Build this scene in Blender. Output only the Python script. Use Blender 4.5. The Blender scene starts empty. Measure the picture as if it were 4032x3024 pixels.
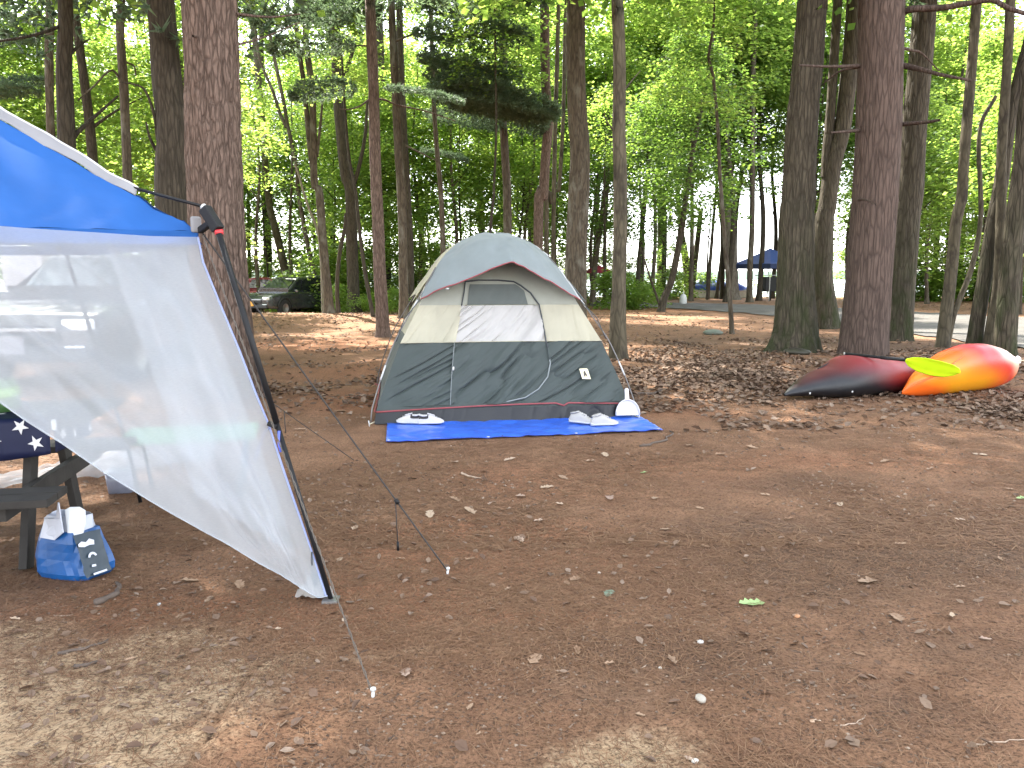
import bpy, math, random
import numpy as np
from mathutils import Vector, Matrix
PI = math.pi
R = math.radians
sc = bpy.context.scene
COL = sc.collection

# ------------------------------------------------------------------ camera, sky, sun, exposure
FPX, PITCH, CAMZ = 769.0, R(7.85), 1.45
cam = bpy.data.cameras.new('camera')
cam.sensor_fit = 'HORIZONTAL'; cam.sensor_width = 36.0; cam.lens = 36.0 * FPX / 1024.0
cam.clip_start = 0.05; cam.clip_end = 9000
camo = bpy.data.objects.new('camera', cam); COL.objects.link(camo)
camo.location = (0, 0, CAMZ); camo.rotation_euler = (PI / 2 - PITCH, 0, 0)
sc.camera = camo

SUN_EL, SUN_AZ = R(52), R(-38)          # azimuth clockwise from +Y (straight ahead)
world = bpy.data.worlds.new('World'); sc.world = world; world.use_nodes = True
wn = world.node_tree; wn.nodes.clear()
sky = wn.nodes.new('ShaderNodeTexSky'); sky.sky_type = 'NISHITA'; sky.sun_disc = False
sky.sun_elevation = SUN_EL; sky.sun_rotation = SUN_AZ; sky.air_density = 1.0; sky.dust_density = 0.7; sky.ozone_density = 1.0
bg = wn.nodes.new('ShaderNodeBackground'); bg.inputs['Strength'].default_value = 0.15
wo = wn.nodes.new('ShaderNodeOutputWorld')
hs = wn.nodes.new('ShaderNodeHueSaturation'); hs.inputs['Saturation'].default_value = 0.28     # thin bright cloud
wn.links.new(sky.outputs['Color'], hs.inputs['Color']); wn.links.new(hs.outputs['Color'], bg.inputs['Color']); wn.links.new(bg.outputs['Background'], wo.inputs['Surface'])

sl = bpy.data.lights.new('sun', 'SUN'); sl.energy = 3.6; sl.angle = R(0.8); sl.color = (1.0, 0.95, 0.86)
so = bpy.data.objects.new('sun', sl); COL.objects.link(so)
SUNV = Vector((math.sin(SUN_AZ) * math.cos(SUN_EL), math.cos(SUN_AZ) * math.cos(SUN_EL), math.sin(SUN_EL)))
so.rotation_euler = (-SUNV).to_track_quat('-Z', 'Y').to_euler()
so.location = (0, 0, 40)

sc.view_settings.view_transform = 'Standard'; sc.view_settings.look = 'None'
sc.view_settings.exposure = 2.97; sc.view_settings.gamma = 1.0; sc.view_settings.use_curve_mapping = False
sc.render.engine = 'CYCLES'
cy = sc.cycles
cy.use_denoising = True
try:
    cy.denoiser = 'OPENIMAGEDENOISE'
except Exception:
    pass
cy.max_bounces = 8; cy.diffuse_bounces = 4; cy.glossy_bounces = 3; cy.transmission_bounces = 6; cy.transparent_max_bounces = 12
cy.sample_clamp_indirect = 6.0; cy.caustics_reflective = False; cy.caustics_refractive = False

# ------------------------------------------------------------------ pixel -> world helpers (1024 x 768 frame)
_fw = Vector((0, math.cos(PITCH), -math.sin(PITCH))); _up = Vector((0, math.sin(PITCH), math.cos(PITCH)))
CAMP = Vector((0, 0, CAMZ))
def ray(px, py):
    return _fw + Vector((1, 0, 0)) * ((px - 512) / FPX) + _up * ((384 - py) / FPX)
def at_y(px, py, Y):
    d = ray(px, py); return CAMP + d * (Y / d.y)
def gnd(px, py, z=0.0):
    d = ray(px, py); return CAMP + d * ((z - CAMZ) / d.z)
def on_plane(px, py, p, n):
    d = ray(px, py); return CAMP + d * ((p - CAMP).dot(n) / d.dot(n))
_ZO = {1: (0, 0), 2: (900, 0), 3: (1900, 0), 4: (2932, 0), 5: (0, 750), 6: (900, 750), 7: (1900, 750), 8: (2932, 850)}
def Z(r, x, y):
    o = _ZO[r]; return ((o[0] + x * 0.49729) / 3.9375, (o[1] + y * 0.49729) / 3.9375)
def zs(n): return n * 0.1263

# ------------------------------------------------------------------ noise
def _h(ix, iy, iz, s):
    n = (ix.astype(np.int64) * 73856093) ^ (iy.astype(np.int64) * 19349663) ^ (iz.astype(np.int64) * 83492791) ^ (s * 2654435761 % 2147483647)
    n = (n ^ (n >> 13)) * 1274126177 & 0x7fffffff
    n = (n ^ (n >> 16)) * 668265263 & 0x7fffffff
    return ((n ^ (n >> 15)) & 0xffff) / 65535.0
def vnoise(x, y, z=0.0, s=1):
    x, y, z = np.broadcast_arrays(np.asarray(x, float), np.asarray(y, float), np.asarray(z, float))
    ix, iy, iz = np.floor(x), np.floor(y), np.floor(z)
    fx, fy, fz = x - ix, y - iy, z - iz
    fx, fy, fz = [t * t * (3 - 2 * t) for t in (fx, fy, fz)]
    r = 0
    for a in (0, 1):
        for b in (0, 1):
            for c in (0, 1):
                w = (fx if a else 1 - fx) * (fy if b else 1 - fy) * (fz if c else 1 - fz)
                r = r + w * _h(ix + a, iy + b, iz + c, s)
    return r * 2 - 1
def fbm(x, y, z=0.0, s=1, o=4):
    r = 0; a = 1.0; t = 0
    for k in range(o):
        r = r + a * vnoise(np.asarray(x) * 2 ** k, np.asarray(y) * 2 ** k, np.asarray(z) * 2 ** k, s + k * 17); t += a; a *= 0.5
    return r / t

# ------------------------------------------------------------------ mesh helpers
def tag(o, label=None, cat=None, group=None, kind=None):
    if label: o['label'] = label
    if cat: o['category'] = cat
    if group: o['group'] = group
    if kind: o['kind'] = kind
    return o
def empty(name, loc, rz=0.0, label=None, cat=None, group=None):
    o = bpy.data.objects.new(name, None); COL.objects.link(o); o.empty_display_size = 0.2
    o.location = loc; o.rotation_euler = (0, 0, rz)
    return tag(o, label, cat, group)
def link(name, me, parent=None, loc=(0, 0, 0)):
    o = bpy.data.objects.new(name, me); COL.objects.link(o); o.parent = parent; o.location = loc
    return o
def mesh_np(name, V, Fq=None, Ft=None, mat=None, smooth=True, col=None, mats=None, midx=None, uv=None):
    """numpy arrays -> mesh.  Fq (n,4) quads, Ft (n,3) triangles, col (nverts,3) point colours"""
    V = np.asarray(V, np.float32)
    loops = []; tot = []
    if Fq is not None and len(Fq): Fq = np.asarray(Fq, np.int32); loops.append(Fq.ravel()); tot.append(np.full(len(Fq), 4, np.int32))
    if Ft is not None and len(Ft): Ft = np.asarray(Ft, np.int32); loops.append(Ft.ravel()); tot.append(np.full(len(Ft), 3, np.int32))
    L = np.concatenate(loops); T = np.concatenate(tot)
    me = bpy.data.meshes.new(name)
    me.vertices.add(len(V)); me.vertices.foreach_set('co', V.ravel())
    me.loops.add(len(L)); me.loops.foreach_set('vertex_index', L)
    me.polygons.add(len(T))
    st = np.zeros(len(T), np.int32); st[1:] = np.cumsum(T)[:-1]
    me.polygons.foreach_set('loop_start', st)
    me.update(calc_edges=True)
    me.polygons.foreach_set('use_smooth', np.full(len(T), smooth))
    for m in (mats or ([mat] if mat else [])): me.materials.append(m)
    if midx is not None: me.polygons.foreach_set('material_index', np.asarray(midx, np.int32))
    if col is not None:
        a = me.color_attributes.new('Col', 'FLOAT_COLOR', 'POINT')
        c = np.ones((len(V), 4), np.float32); c[:, :3] = col
        a.data.foreach_set('color', c.ravel())
    me.update(); me.validate(clean_customdata=False)
    return me
class MB:
    """collects boxes, tubes, lofts and builds ONE mesh"""
    def __init__(s): s.v = []; s.f = []
    def add(s, vs, fs):
        b = len(s.v); s.v += [tuple(v) for v in vs]; s.f += [tuple(b + i for i in f) for f in fs]; return s
    def box(s, c, d, rot=None, taper=1.0):
        hx, hy, hz = d[0] / 2, d[1] / 2, d[2] / 2
        vs = [Vector((x * hx * (taper if z > 0 else 1), y * hy * (taper if z > 0 else 1), z * hz)) for z in (-1, 1) for y in (-1, 1) for x in (-1, 1)]
        if rot is not None: vs = [rot @ v for v in vs]
        vs = [v + Vector(c) for v in vs]
        return s.add(vs, [(0, 2, 3, 1), (4, 5, 7, 6), (0, 1, 5, 4), (2, 6, 7, 3), (0, 4, 6, 2), (1, 3, 7, 5)])
    def bar(s, p, q, w, t, up=Vector((0, 0, 1))):
        p, q = Vector(p), Vector(q); d = (q - p); L = d.length; d.normalize()
        if abs(d.dot(up)) > 0.98: up = Vector((0, 1, 0))
        x = d.cross(up).normalized(); z = x.cross(d)
        vs = []
        for e in (p, q):
            for a, b in ((-1, -1), (1, -1), (1, 1), (-1, 1)): vs.append(e + x * (a * w / 2) + z * (b * t / 2))
        return s.add(vs, [(3, 2, 1, 0), (4, 5, 6, 7)] + [(i, (i + 1) % 4, 4 + (i + 1) % 4, 4 + i) for i in range(4)])
    def tube(s, pts, rad, n=8, cap=True):
        pts = [Vector(p) for p in pts]
        if not hasattr(rad, '__len__'): rad = [rad] * len(pts)
        rings = []; prev = None
        for i, p in enumerate(pts):
            t = (pts[min(i + 1, len(pts) - 1)] - pts[max(i - 1, 0)]).normalized()
            if prev is None:
                a = Vector((0, 0, 1)) if abs(t.z) < 0.9 else Vector((1, 0, 0)); x = t.cross(a).normalized()
            else:
                x = (prev - t * prev.dot(t)).normalized()
            prev = x; y = t.cross(x)
            rings.append([p + (x * math.cos(2 * PI * k / n) + y * math.sin(2 * PI * k / n)) * rad[i] for k in range(n)])
        vs = [v for r in rings for v in r]; fs = []
        for i in range(len(pts) - 1):
            for k in range(n): fs.append((i * n + k, i * n + (k + 1) % n, (i + 1) * n + (k + 1) % n, (i + 1) * n + k))
        if cap: fs.append(tuple(range(n))[::-1]); fs.append(tuple((len(pts) - 1) * n + k for k in range(n)))
        return s.add(vs, fs)
    def lathe(s, prof, n=20, c=(0, 0, 0)):
        vs = []; fs = []; m = len(prof)
        for k in range(n):
            a = 2 * PI * k / n
            for r, z in prof: vs.append((c[0] + r * math.cos(a), c[1] + r * math.sin(a), c[2] + z))
        for k in range(n):
            for i in range(m - 1): fs.append((k * m + i, ((k + 1) % n) * m + i, ((k + 1) % n) * m + i + 1, k * m + i + 1))
        return s.add(vs, fs)
    def loft(s, rings, closed=True, cap=True):
        n = len(rings[0]); vs = [v for r in rings for v in r]; fs = []
        for i in range(len(rings) - 1):
            for k in range(n if closed else n - 1): fs.append((i * n + k, i * n + (k + 1) % n, (i + 1) * n + (k + 1) % n, (i + 1) * n + k))
        if cap and closed: fs.append(tuple(range(n))[::-1]); fs.append(tuple((len(rings) - 1) * n + k for k in range(n)))
        return s.add(vs, fs)
    def prism(s, poly, p, q):
        """2-D polygon -> solid: p(u,v) front, q(u,v) back"""
        n = len(poly); vs = [p(*a) for a in poly] + [q(*a) for a in poly]
        return s.add(vs, [tuple(range(n)), tuple(range(2 * n - 1, n - 1, -1))] + [(i + n, (i + 1) % n + n, (i + 1) % n, i) for i in range(n)])
    def build(s, name, mat, parent=None, smooth=False, bevel=0.0, sub=0, seg=2, loc=(0, 0, 0)):
        me = bpy.data.meshes.new(name); me.from_pydata(s.v, [], s.f)
        if mat: me.materials.append(mat)
        import bmesh
        bm = bmesh.new(); bm.from_mesh(me)
        bmesh.ops.recalc_face_normals(bm, faces=bm.faces)
        if bevel > 0:
            es = [e for e in bm.edges if len(e.link_faces) == 2 and e.calc_face_angle(0) > R(30)]
            bmesh.ops.bevel(bm, geom=es, offset=bevel, segments=seg, profile=0.5, affect='EDGES', clamp_overlap=True)
        for f in bm.faces: f.smooth = smooth
        bm.to_mesh(me); bm.free()
        o = link(name, me, parent, loc)
        if sub:
            md = o.modifiers.new('round', 'SUBSURF'); md.levels = sub; md.render_levels = sub
        return o
def grid_mesh(name, P, mat, parent=None, smooth=True, thick=0.0, col=None, closed_u=False):
    """P: (nu, nv, 3) array -> sheet object"""
    P = np.asarray(P, float); nu, nv = P.shape[:2]
    i, j = np.meshgrid(np.arange(nu if closed_u else nu - 1), np.arange(nv - 1), indexing='ij')
    i2 = (i + 1) % nu
    F = np.stack([i * nv + j, i2 * nv + j, i2 * nv + j + 1, i * nv + j + 1], -1).reshape(-1, 4)
    me = mesh_np(name, P.reshape(-1, 3), F, None, mat, smooth, col)
    o = link(name, me, parent)
    if thick:
        md = o.modifiers.new('thickness', 'SOLIDIFY'); md.thickness = thick; md.offset = -1
    return o

# ------------------------------------------------------------------ materials
class NT:
    def __init__(s, name):
        s.m = bpy.data.materials.new(name); s.m.use_nodes = True; s.t = s.m.node_tree; s.t.nodes.clear()
        s.out = s.n('ShaderNodeOutputMaterial')
    def n(s, ty, **kw):
        nd = s.t.nodes.new(ty)
        for k, v in kw.items(): setattr(nd, k, v)
        return nd
    def l(s, a, b): s.t.links.new(a, b)
    def coord(s, scale=(1, 1, 1), kind='Object', rot=(0, 0, 0)):
        tc = s.n('ShaderNodeTexCoord'); mp = s.n('ShaderNodeMapping'); mp.inputs['Scale'].default_value = scale; mp.inputs['Rotation'].default_value = rot
        s.l(tc.outputs[kind], mp.inputs['Vector']); return mp.outputs['Vector']
    def noise(s, vec, scale, detail=4, rough=0.6, dist=0.0):
        nd = s.n('ShaderNodeTexNoise'); nd.inputs['Scale'].default_value = scale; nd.inputs['Detail'].default_value = detail; nd.inputs['Roughness'].default_value = rough; nd.inputs['Distortion'].default_value = dist
        if vec is not None: s.l(vec, nd.inputs['Vector'])
        return nd.outputs['Fac']
    def ramp(s, fac, stops):
        nd = s.n('ShaderNodeValToRGB'); e = nd.color_ramp.elements
        while len(e) < len(stops): e.new(0.5)
        for k, (p, c) in enumerate(stops):
            e[k].position = p; e[k].color = (c, c, c, 1) if not hasattr(c, '__len__') else (*c, 1)
        s.l(fac, nd.inputs['Fac']); return nd.outputs['Color']
    def mix(s, fac, a, b, mode='MIX'):
        nd = s.n('ShaderNodeMix', data_type='RGBA', blend_type=mode)
        for sock, v in ((nd.inputs[0], fac), (nd.inputs[6], a), (nd.inputs[7], b)):
            if isinstance(v, (int, float)): sock.default_value = v if sock.type == 'VALUE' else (v, v, v, 1)
            elif isinstance(v, (tuple, list)): sock.default_value = (*v, 1)
            else: s.l(v, sock)
        return nd.outputs[2]
    def math(s, op, a, b=0.0):
        nd = s.n('ShaderNodeMath', operation=op)
        for k, v in enumerate((a, b)):
            if isinstance(v, (int, float)): nd.inputs[k].default_value = v
            else: s.l(v, nd.inputs[k])
        return nd.outputs[0]
    def bump(s, h, strength=0.4, dist=0.01):
        nd = s.n('ShaderNodeBump'); nd.inputs['Strength'].default_value = strength; nd.inputs['Distance'].default_value = dist
        s.l(h, nd.inputs['Height']); return nd.outputs['Normal']
    def bsdf(s, color, rough=0.6, metal=0.0, normal=None, spec=0.5, coat=0.0, sheen=0.0):
        b = s.n('ShaderNodeBsdfPrincipled')
        if isinstance(color, (tuple, list)): b.inputs['Base Color'].default_value = (*color, 1)
        else: s.l(color, b.inputs['Base Color'])
        if isinstance(rough, (int, float)): b.inputs['Roughness'].default_value = rough
        else: s.l(rough, b.inputs['Roughness'])
        b.inputs['Metallic'].default_value = metal; b.inputs['Specular IOR Level'].default_value = spec
        b.inputs['Coat Weight'].default_value = coat; b.inputs['Sheen Weight'].default_value = sheen
        if normal is not None: s.l(normal, b.inputs['Normal'])
        return b
    def done(s, sh):
        s.l(sh.outputs[0] if hasattr(sh, 'outputs') else sh, s.out.inputs['Surface']); return s.m
def plain(name, color, rough=0.6, metal=0.0, var=0.12, scale=6.0, bump=0.0, bscale=60.0, spec=0.5, coat=0.0):
    t = NT(name); v = t.coord()
    n = t.noise(v, scale, 4)
    c = t.mix(t.ramp(n, [(0.3, 0.0), (0.7, 1.0)]), tuple(k * (1 - var) for k in color), tuple(min(1, k * (1 + var)) for k in color))
    nm = t.bump(t.noise(v, bscale, 3), bump, 0.003) if bump else None
    r = t.math('ADD', t.math('MULTIPLY', n, 0.15), rough - 0.07)
    return t.done(t.bsdf(c, r, metal, nm, spec, coat))
def fabric(name, color, trans=0.35, rough=0.7, var=0.08, tcol=None, sheen=0.0, weave=900.0, spec=0.3):
    """thin cloth: reflects and lets some light through"""
    t = NT(name); v = t.coord()
    n = t.noise(v, 5, 4)
    c = t.mix(t.ramp(n, [(0.3, 0.0), (0.7, 1.0)]), tuple(k * (1 - var) for k in color), tuple(min(1, k * (1 + var)) for k in color))
    b = t.bsdf(c, rough, 0, t.bump(t.noise(v, weave, 1), 0.15, 0.001), spec, sheen=sheen)
    tr = t.n('ShaderNodeBsdfTranslucent'); tr.inputs['Color'].default_value = (*(tcol or color), 1)
    mx = t.n('ShaderNodeMixShader'); mx.inputs[0].default_value = trans
    t.l(b.outputs[0], mx.inputs[1]); t.l(tr.outputs[0], mx.inputs[2])
    return t.done(mx)
def leafmat(name, cols, tcols, trans=0.5, rough=0.5):
    """leaves: hue per leaf (random per island) and per tree"""
    t = NT(name)
    g = t.n('ShaderNodeNewGeometry'); oi = t.n('ShaderNodeObjectInfo')
    k = t.math('ADD', t.math('MULTIPLY', g.outputs['Random Per Island'], 0.75), t.math('MULTIPLY', oi.outputs['Random'], 0.25))
    c = t.ramp(k, [(i / (len(cols) - 1), q) for i, q in enumerate(cols)])
    tc = t.ramp(k, [(i / (len(tcols) - 1), q) for i, q in enumerate(tcols)])
    d = t.bsdf(c, rough, 0, None, 0.3)
    tr = t.n('ShaderNodeBsdfTranslucent'); t.l(tc, tr.inputs['Color'])
    mx = t.n('ShaderNodeMixShader'); mx.inputs[0].default_value = trans
    t.l(d.outputs[0], mx.inputs[1]); t.l(tr.outputs[0], mx.inputs[2])
    return t.done(mx)
def barkmat(name, dark, light, sx=9.0, sz=1.6, bump=0.7, moss=None, moss_z=1.5, patch=None):
    t = NT(name)
    v = t.coord((sx, sx, sz))
    n1 = t.noise(v, 1.6, 6, 0.62, 0.35)
    vor = t.n('ShaderNodeTexVoronoi', feature='DISTANCE_TO_EDGE'); vor.inputs['Scale'].default_value = 1.7; t.l(v, vor.inputs['Vector'])
    ed = t.ramp(vor.outputs['Distance'], [(0.0, 0.0), (0.16, 1.0)])
    fine = t.noise(t.coord((40, 40, 10)), 1.0, 5, 0.7)
    c = t.mix(t.ramp(n1, [(0.3, 0.0), (0.7, 1.0)]), dark, light)
    c = t.mix(t.math('MULTIPLY', t.math('SUBTRACT', 1.0, ed), 0.55), c, tuple(k * 0.45 for k in dark))
    c = t.mix(t.math('MULTIPLY', fine, 0.35), c, tuple(k * 0.6 for k in dark))
    if patch:
        pn = t.noise(t.coord((3, 3, 1.4)), 1.3, 4, 0.6)
        c = t.mix(t.ramp(pn, [(0.52, 0.0), (0.66, 0.75)]), c, patch)
    if moss:
        tc = t.n('ShaderNodeTexCoord'); sp = t.n('ShaderNodeSeparateXYZ'); t.l(tc.outputs['Object'], sp.inputs[0])
        h = t.math('SUBTRACT', 1.0, t.math('DIVIDE', sp.outputs['Z'], moss_z))
        mk = t.math('MULTIPLY', t.math('MAXIMUM', h, 0.0), t.ramp(t.noise(t.coord((2, 2, 1)), 2.0, 4), [(0.4, 0.0), (0.65, 1.0)]))
        c = t.mix(mk, c, moss)
    hgt = t.math('ADD', t.math('MULTIPLY', ed, 0.7), t.math('MULTIPLY', n1, 0.8))
    return t.done(t.bsdf(c, 0.9, 0, t.bump(hgt, bump, 0.02), 0.2))
# ================================================================== SETTING: ground, road, lake
def g2(px, py): p = gnd(px, py); return (p.x, p.y)
def _blob(x, y, c, rx, ry, a=0.0):
    dx, dy = x - c[0], y - c[1]; ca, sa = math.cos(a), math.sin(a)
    u = (dx * ca + dy * sa) / rx; v = (-dx * sa + dy * ca) / ry
    return np.exp(-(u * u + v * v))
def gz(x, y):
    """height of the ground"""
    x = np.asarray(x, float); y = np.asarray(y, float)
    z = 0.020 * vnoise(x * 0.9, y * 0.9, 0, 3) + 0.010 * vnoise(x * 2.6, y * 2.6, 0, 5) + 0.010 * np.minimum(vnoise(x * 4.6, y * 4.6, 0, 8), .15) + 0.006 * vnoise(x * 8, y * 8, 0, 9) + 0.0030 * vnoise(x * 22, y * 22, 0, 11)
    flat = np.maximum(_blob(x, y, (0.0, 8.6), 2.2, 2.0), _blob(x, y, (0.2, 7.4), 2.2, 1.0))
    z = z * (1 - 0.8 * np.clip(flat * 1.6, 0, 1))
    z = z + 0.22 * _blob(x, y, (-8.5, 27.0), 7.5, 2.6) + 0.05 * _blob(x, y, (5.5, 12.5), 3.5, 2.5)
    z = z - 0.35 * np.clip((y - 32) / 6, 0, 1) * np.clip((-x - 4) / 5, 0, 1)
    d = np.clip((y - 60) / 14, 0, 1); z = z - 2.4 * d * d * (3 - 2 * d)
    # scraped line in the sand at the near left
    tx = np.interp(y, [1.9, 2.25, 2.5, 2.75], [-0.94, -0.97, -0.985, -0.965])
    gr = np.exp(-((x - tx) / 0.012) ** 2) * np.clip((2.78 - y) / 0.15, 0, 1) * (0.6 + 0.4 * vnoise(x * 3, y * 9, 0, 31))
    z = z - 0.020 * gr + 0.007 * np.exp(-((x - tx - 0.035) / 0.014) ** 2) * np.clip((2.78 - y) / 0.15, 0, 1)
    return z
def gzf(x, y): return float(gz(np.array([x]), np.array([y]))[0])
def GP(px, py):
    p = gnd(px, py)
    for _ in range(3): p = gnd(px, py, gzf(p.x, p.y))
    return p

def build_ground():
    ys = [-40, -25, -14, -7, -3, -1, 0, 0.6, 1.1]
    y = 1.4
    while y < 80: ys.append(y); y += max(0.014, 0.0048 * y * (1 + y / 40))
    ys += [84, 95, 120]
    ys = np.array(ys)
    # columns fan out with distance so detail follows the picture
    u = np.concatenate([[-12, -6, -3, -2, -1.5, -1.2], np.linspace(-1.05, 1.05, 380), [1.2, 1.5, 2, 3, 6, 12]])
    U, Y = np.meshgrid(u, ys, indexing='ij')
    X = U * np.maximum(np.abs(Y), 3.0) * 0.78
    Zz = gz(X, Y)
    x, y = X, Y
    n1 = fbm(x * 0.7, y * 0.7, 0, 21, 4); n2 = fbm(x * 2.3, y * 2.3, 0, 23, 4)
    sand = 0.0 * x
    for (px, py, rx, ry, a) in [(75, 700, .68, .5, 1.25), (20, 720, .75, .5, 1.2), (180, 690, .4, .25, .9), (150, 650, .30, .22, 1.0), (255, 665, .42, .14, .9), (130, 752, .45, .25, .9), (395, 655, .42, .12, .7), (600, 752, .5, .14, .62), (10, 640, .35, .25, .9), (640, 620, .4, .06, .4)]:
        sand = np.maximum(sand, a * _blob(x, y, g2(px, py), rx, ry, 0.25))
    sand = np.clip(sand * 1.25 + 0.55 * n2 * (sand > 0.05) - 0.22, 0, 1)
    red = 0.0 * x
    for (px, py, rx, ry, a) in [(190, 615, 1.0, .3, 1.1), (360, 600, .6, .35, 1.1), (480, 545, .9, .55, 1.1), (330, 640, .35, .25, .9), (620, 560, .7, .3, .7), (420, 370, 2.6, 1.6, .8), (330, 345, 3, 2, .9), (360, 400, 1.2, 1.2, .8), (700, 470, 1.6, .8, .6), (860, 460, 1.5, .6, .7), (520, 480, 1.2, .8, .6), (640, 410, 1.0, .9, .7), (540, 620, .6, .1, .7), (700, 310, 7, 3, .9), (950, 316, 7, 2, .8)]:
        red = np.maximum(red, a * _blob(x, y, g2(px, py), rx, ry))
    red = np.clip(red * 1.2 + 0.35 * n1 - 0.1, 0, 1)
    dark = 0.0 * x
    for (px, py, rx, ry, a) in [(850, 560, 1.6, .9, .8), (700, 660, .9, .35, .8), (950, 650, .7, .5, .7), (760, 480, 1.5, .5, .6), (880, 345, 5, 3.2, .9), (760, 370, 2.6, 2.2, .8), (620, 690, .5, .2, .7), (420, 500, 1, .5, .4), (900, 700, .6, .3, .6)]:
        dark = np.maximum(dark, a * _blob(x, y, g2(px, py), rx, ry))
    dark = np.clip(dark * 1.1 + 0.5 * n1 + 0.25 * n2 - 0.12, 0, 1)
    nu, nv = X.shape
    i, j = np.meshgrid(np.arange(nu - 1), np.arange(nv - 1), indexing='ij')
    F = np.stack([i * nv + j, (i + 1) * nv + j, (i + 1) * nv + j + 1, i * nv + j + 1], -1).reshape(-1, 4)
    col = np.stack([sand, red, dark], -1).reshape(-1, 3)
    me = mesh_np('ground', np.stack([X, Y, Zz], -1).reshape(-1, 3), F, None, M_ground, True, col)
    return tag(link('ground', me), kind='structure')

def ground_material():
    t = NT('forest floor duff')
    at = t.n('ShaderNodeAttribute', attribute_name='Col'); sp = t.n('ShaderNodeSeparateColor'); t.l(at.outputs['Color'], sp.inputs[0])
    v = t.coord()
    na = t.noise(v, 2.2, 8, 0.72); nb = t.noise(v, 17.0, 5, 0.7); nc = t.noise(v, 70.0, 4, 0.75)
    st1 = t.noise(t.coord((26, 190, 60), rot=(0, 0, 0.5)), 1.0, 3, 0.7, 0.8); st2 = t.noise(t.coord((190, 30, 60), rot=(0, 0, 0.25)), 1.0, 3, 0.7, 0.8)
    base = t.mix(t.ramp(na, [(0.32, 0.0), (0.68, 1.0)]), (0.170, 0.086, 0.049), (0.335, 0.188, 0.110))
    redc = t.mix(t.ramp(nb, [(0.3, 0.0), (0.7, 1.0)]), (0.235, 0.102, 0.052), (0.40, 0.19, 0.105))
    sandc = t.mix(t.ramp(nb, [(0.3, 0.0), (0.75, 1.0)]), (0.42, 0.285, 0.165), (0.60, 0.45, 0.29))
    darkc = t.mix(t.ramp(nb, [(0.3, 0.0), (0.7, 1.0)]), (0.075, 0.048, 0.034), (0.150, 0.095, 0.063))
    def edge(m, lo, hi): return t.ramp(t.math('ADD', m, t.math('ADD', t.math('MULTIPLY', t.math('SUBTRACT', nb, 0.5), 0.9), t.math('MULTIPLY', t.math('SUBTRACT', nc, 0.5), 0.7))), [(lo, 0.0), (hi, 1.0)])
    c = t.mix(t.math('MULTIPLY', edge(sp.outputs[1], 0.25, 0.85), 0.85), base, redc)
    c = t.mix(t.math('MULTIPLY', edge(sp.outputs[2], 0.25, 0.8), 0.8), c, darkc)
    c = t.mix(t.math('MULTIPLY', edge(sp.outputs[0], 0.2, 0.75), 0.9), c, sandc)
    k1 = t.ramp(st1, [(0.56, 0.0), (0.66, 1.0)]); k2 = t.ramp(st2, [(0.57, 0.0), (0.67, 1.0)])
    c = t.mix(t.math('MULTIPLY', t.math('MAXIMUM', k1, k2), 0.45), c, (0.36, 0.22, 0.125))
    c = t.mix(t.math('MULTIPLY', t.ramp(nc, [(0.38, 1.0), (0.52, 0.0)]), 0.72), c, (0.035, 0.023, 0.016))
    c = t.mix(t.math('MULTIPLY', t.ramp(nc, [(0.62, 0.0), (0.74, 1.0)]), 0.35), c, (0.36, 0.26, 0.17))
    h = t.math('ADD', t.math('MULTIPLY', nb, 0.7), t.math('ADD', t.math('MULTIPLY', nc, 0.5), t.math('MULTIPLY', t.math('MAXIMUM', st1, st2), 0.5)))
    return t.done(t.bsdf(c, 0.95, 0, t.bump(h, 1.0, 0.025), 0.15))
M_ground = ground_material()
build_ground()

# road: a gently curving strip of worn tarmac, its edges broken by needles
def build_road():
    far = [g2(*p) for p in ((590, 301.5), (667, 302.6), (744, 304.6), (830, 308), (914, 312.5), (1024, 318.5), (1130, 326))]
    near = [g2(*p) for p in ((590, 306.5), (667, 308.5), (744, 313.2), (830, 322.5), (914, 335), (1024, 349), (1130, 366))]
    n = 120
    def rs(P):
        P = np.array(P); s = np.linspace(0, len(P) - 1, n); return np.stack([np.interp(s, range(len(P)), P[:, k]) for k in (0, 1)], -1)
    a, b = rs(far), rs(near); V = []
    for k in range(n):
        for m in range(13):
            w = m / 12; p = a[k] * (1 - w) + b[k] * w
            if m in (0, 12): p = p + (b[k] - a[k]) * 0.035 * vnoise(k * 0.45, m, 0, 41)
            V.append((p[0], p[1], gzf(p[0], p[1]) + 0.03 + 0.05 * (1 - (2 * w - 1) ** 2)))
    grid_mesh('road', np.array(V).reshape(n, 13, 3), M_road)['kind'] = 'structure'
def road_material():
    t = NT('worn tarmac'); v = t.coord()
    c = t.mix(t.ramp(t.noise(v, 0.6, 5, 0.7), [(0.35, 0.0), (0.65, 1.0)]), (0.060, 0.055, 0.049), (0.10, 0.092, 0.083))
    c = t.mix(t.ramp(t.noise(v, 30, 3, 0.7), [(0.5, 0.0), (0.75, 0.4)]), c, (0.11, 0.08, 0.06))
    return t.done(t.bsdf(c, 0.85, 0, t.bump(t.noise(v, 90, 3), 0.4, 0.01), 0.3))
M_road = road_material(); build_road()

def lake_material():
    t = NT('lake water'); v = t.coord((0.25, 1.0, 1.0))
    b = t.bsdf((0.05, 0.12, 0.15), 0.12, 0, t.bump(t.noise(v, 1.4, 4, 0.6), 0.35, 0.15), 0.5)
    b.inputs['IOR'].default_value = 1.33
    return t.done(b)
mb = MB(); mb.add([(-3000, 58, -1.1), (3000, 58, -1.1), (3000, 6000, -1.1), (-3000, 6000, -1.1)], [(0, 1, 2, 3)])
mb.build('lake', lake_material())['kind'] = 'structure'
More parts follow.
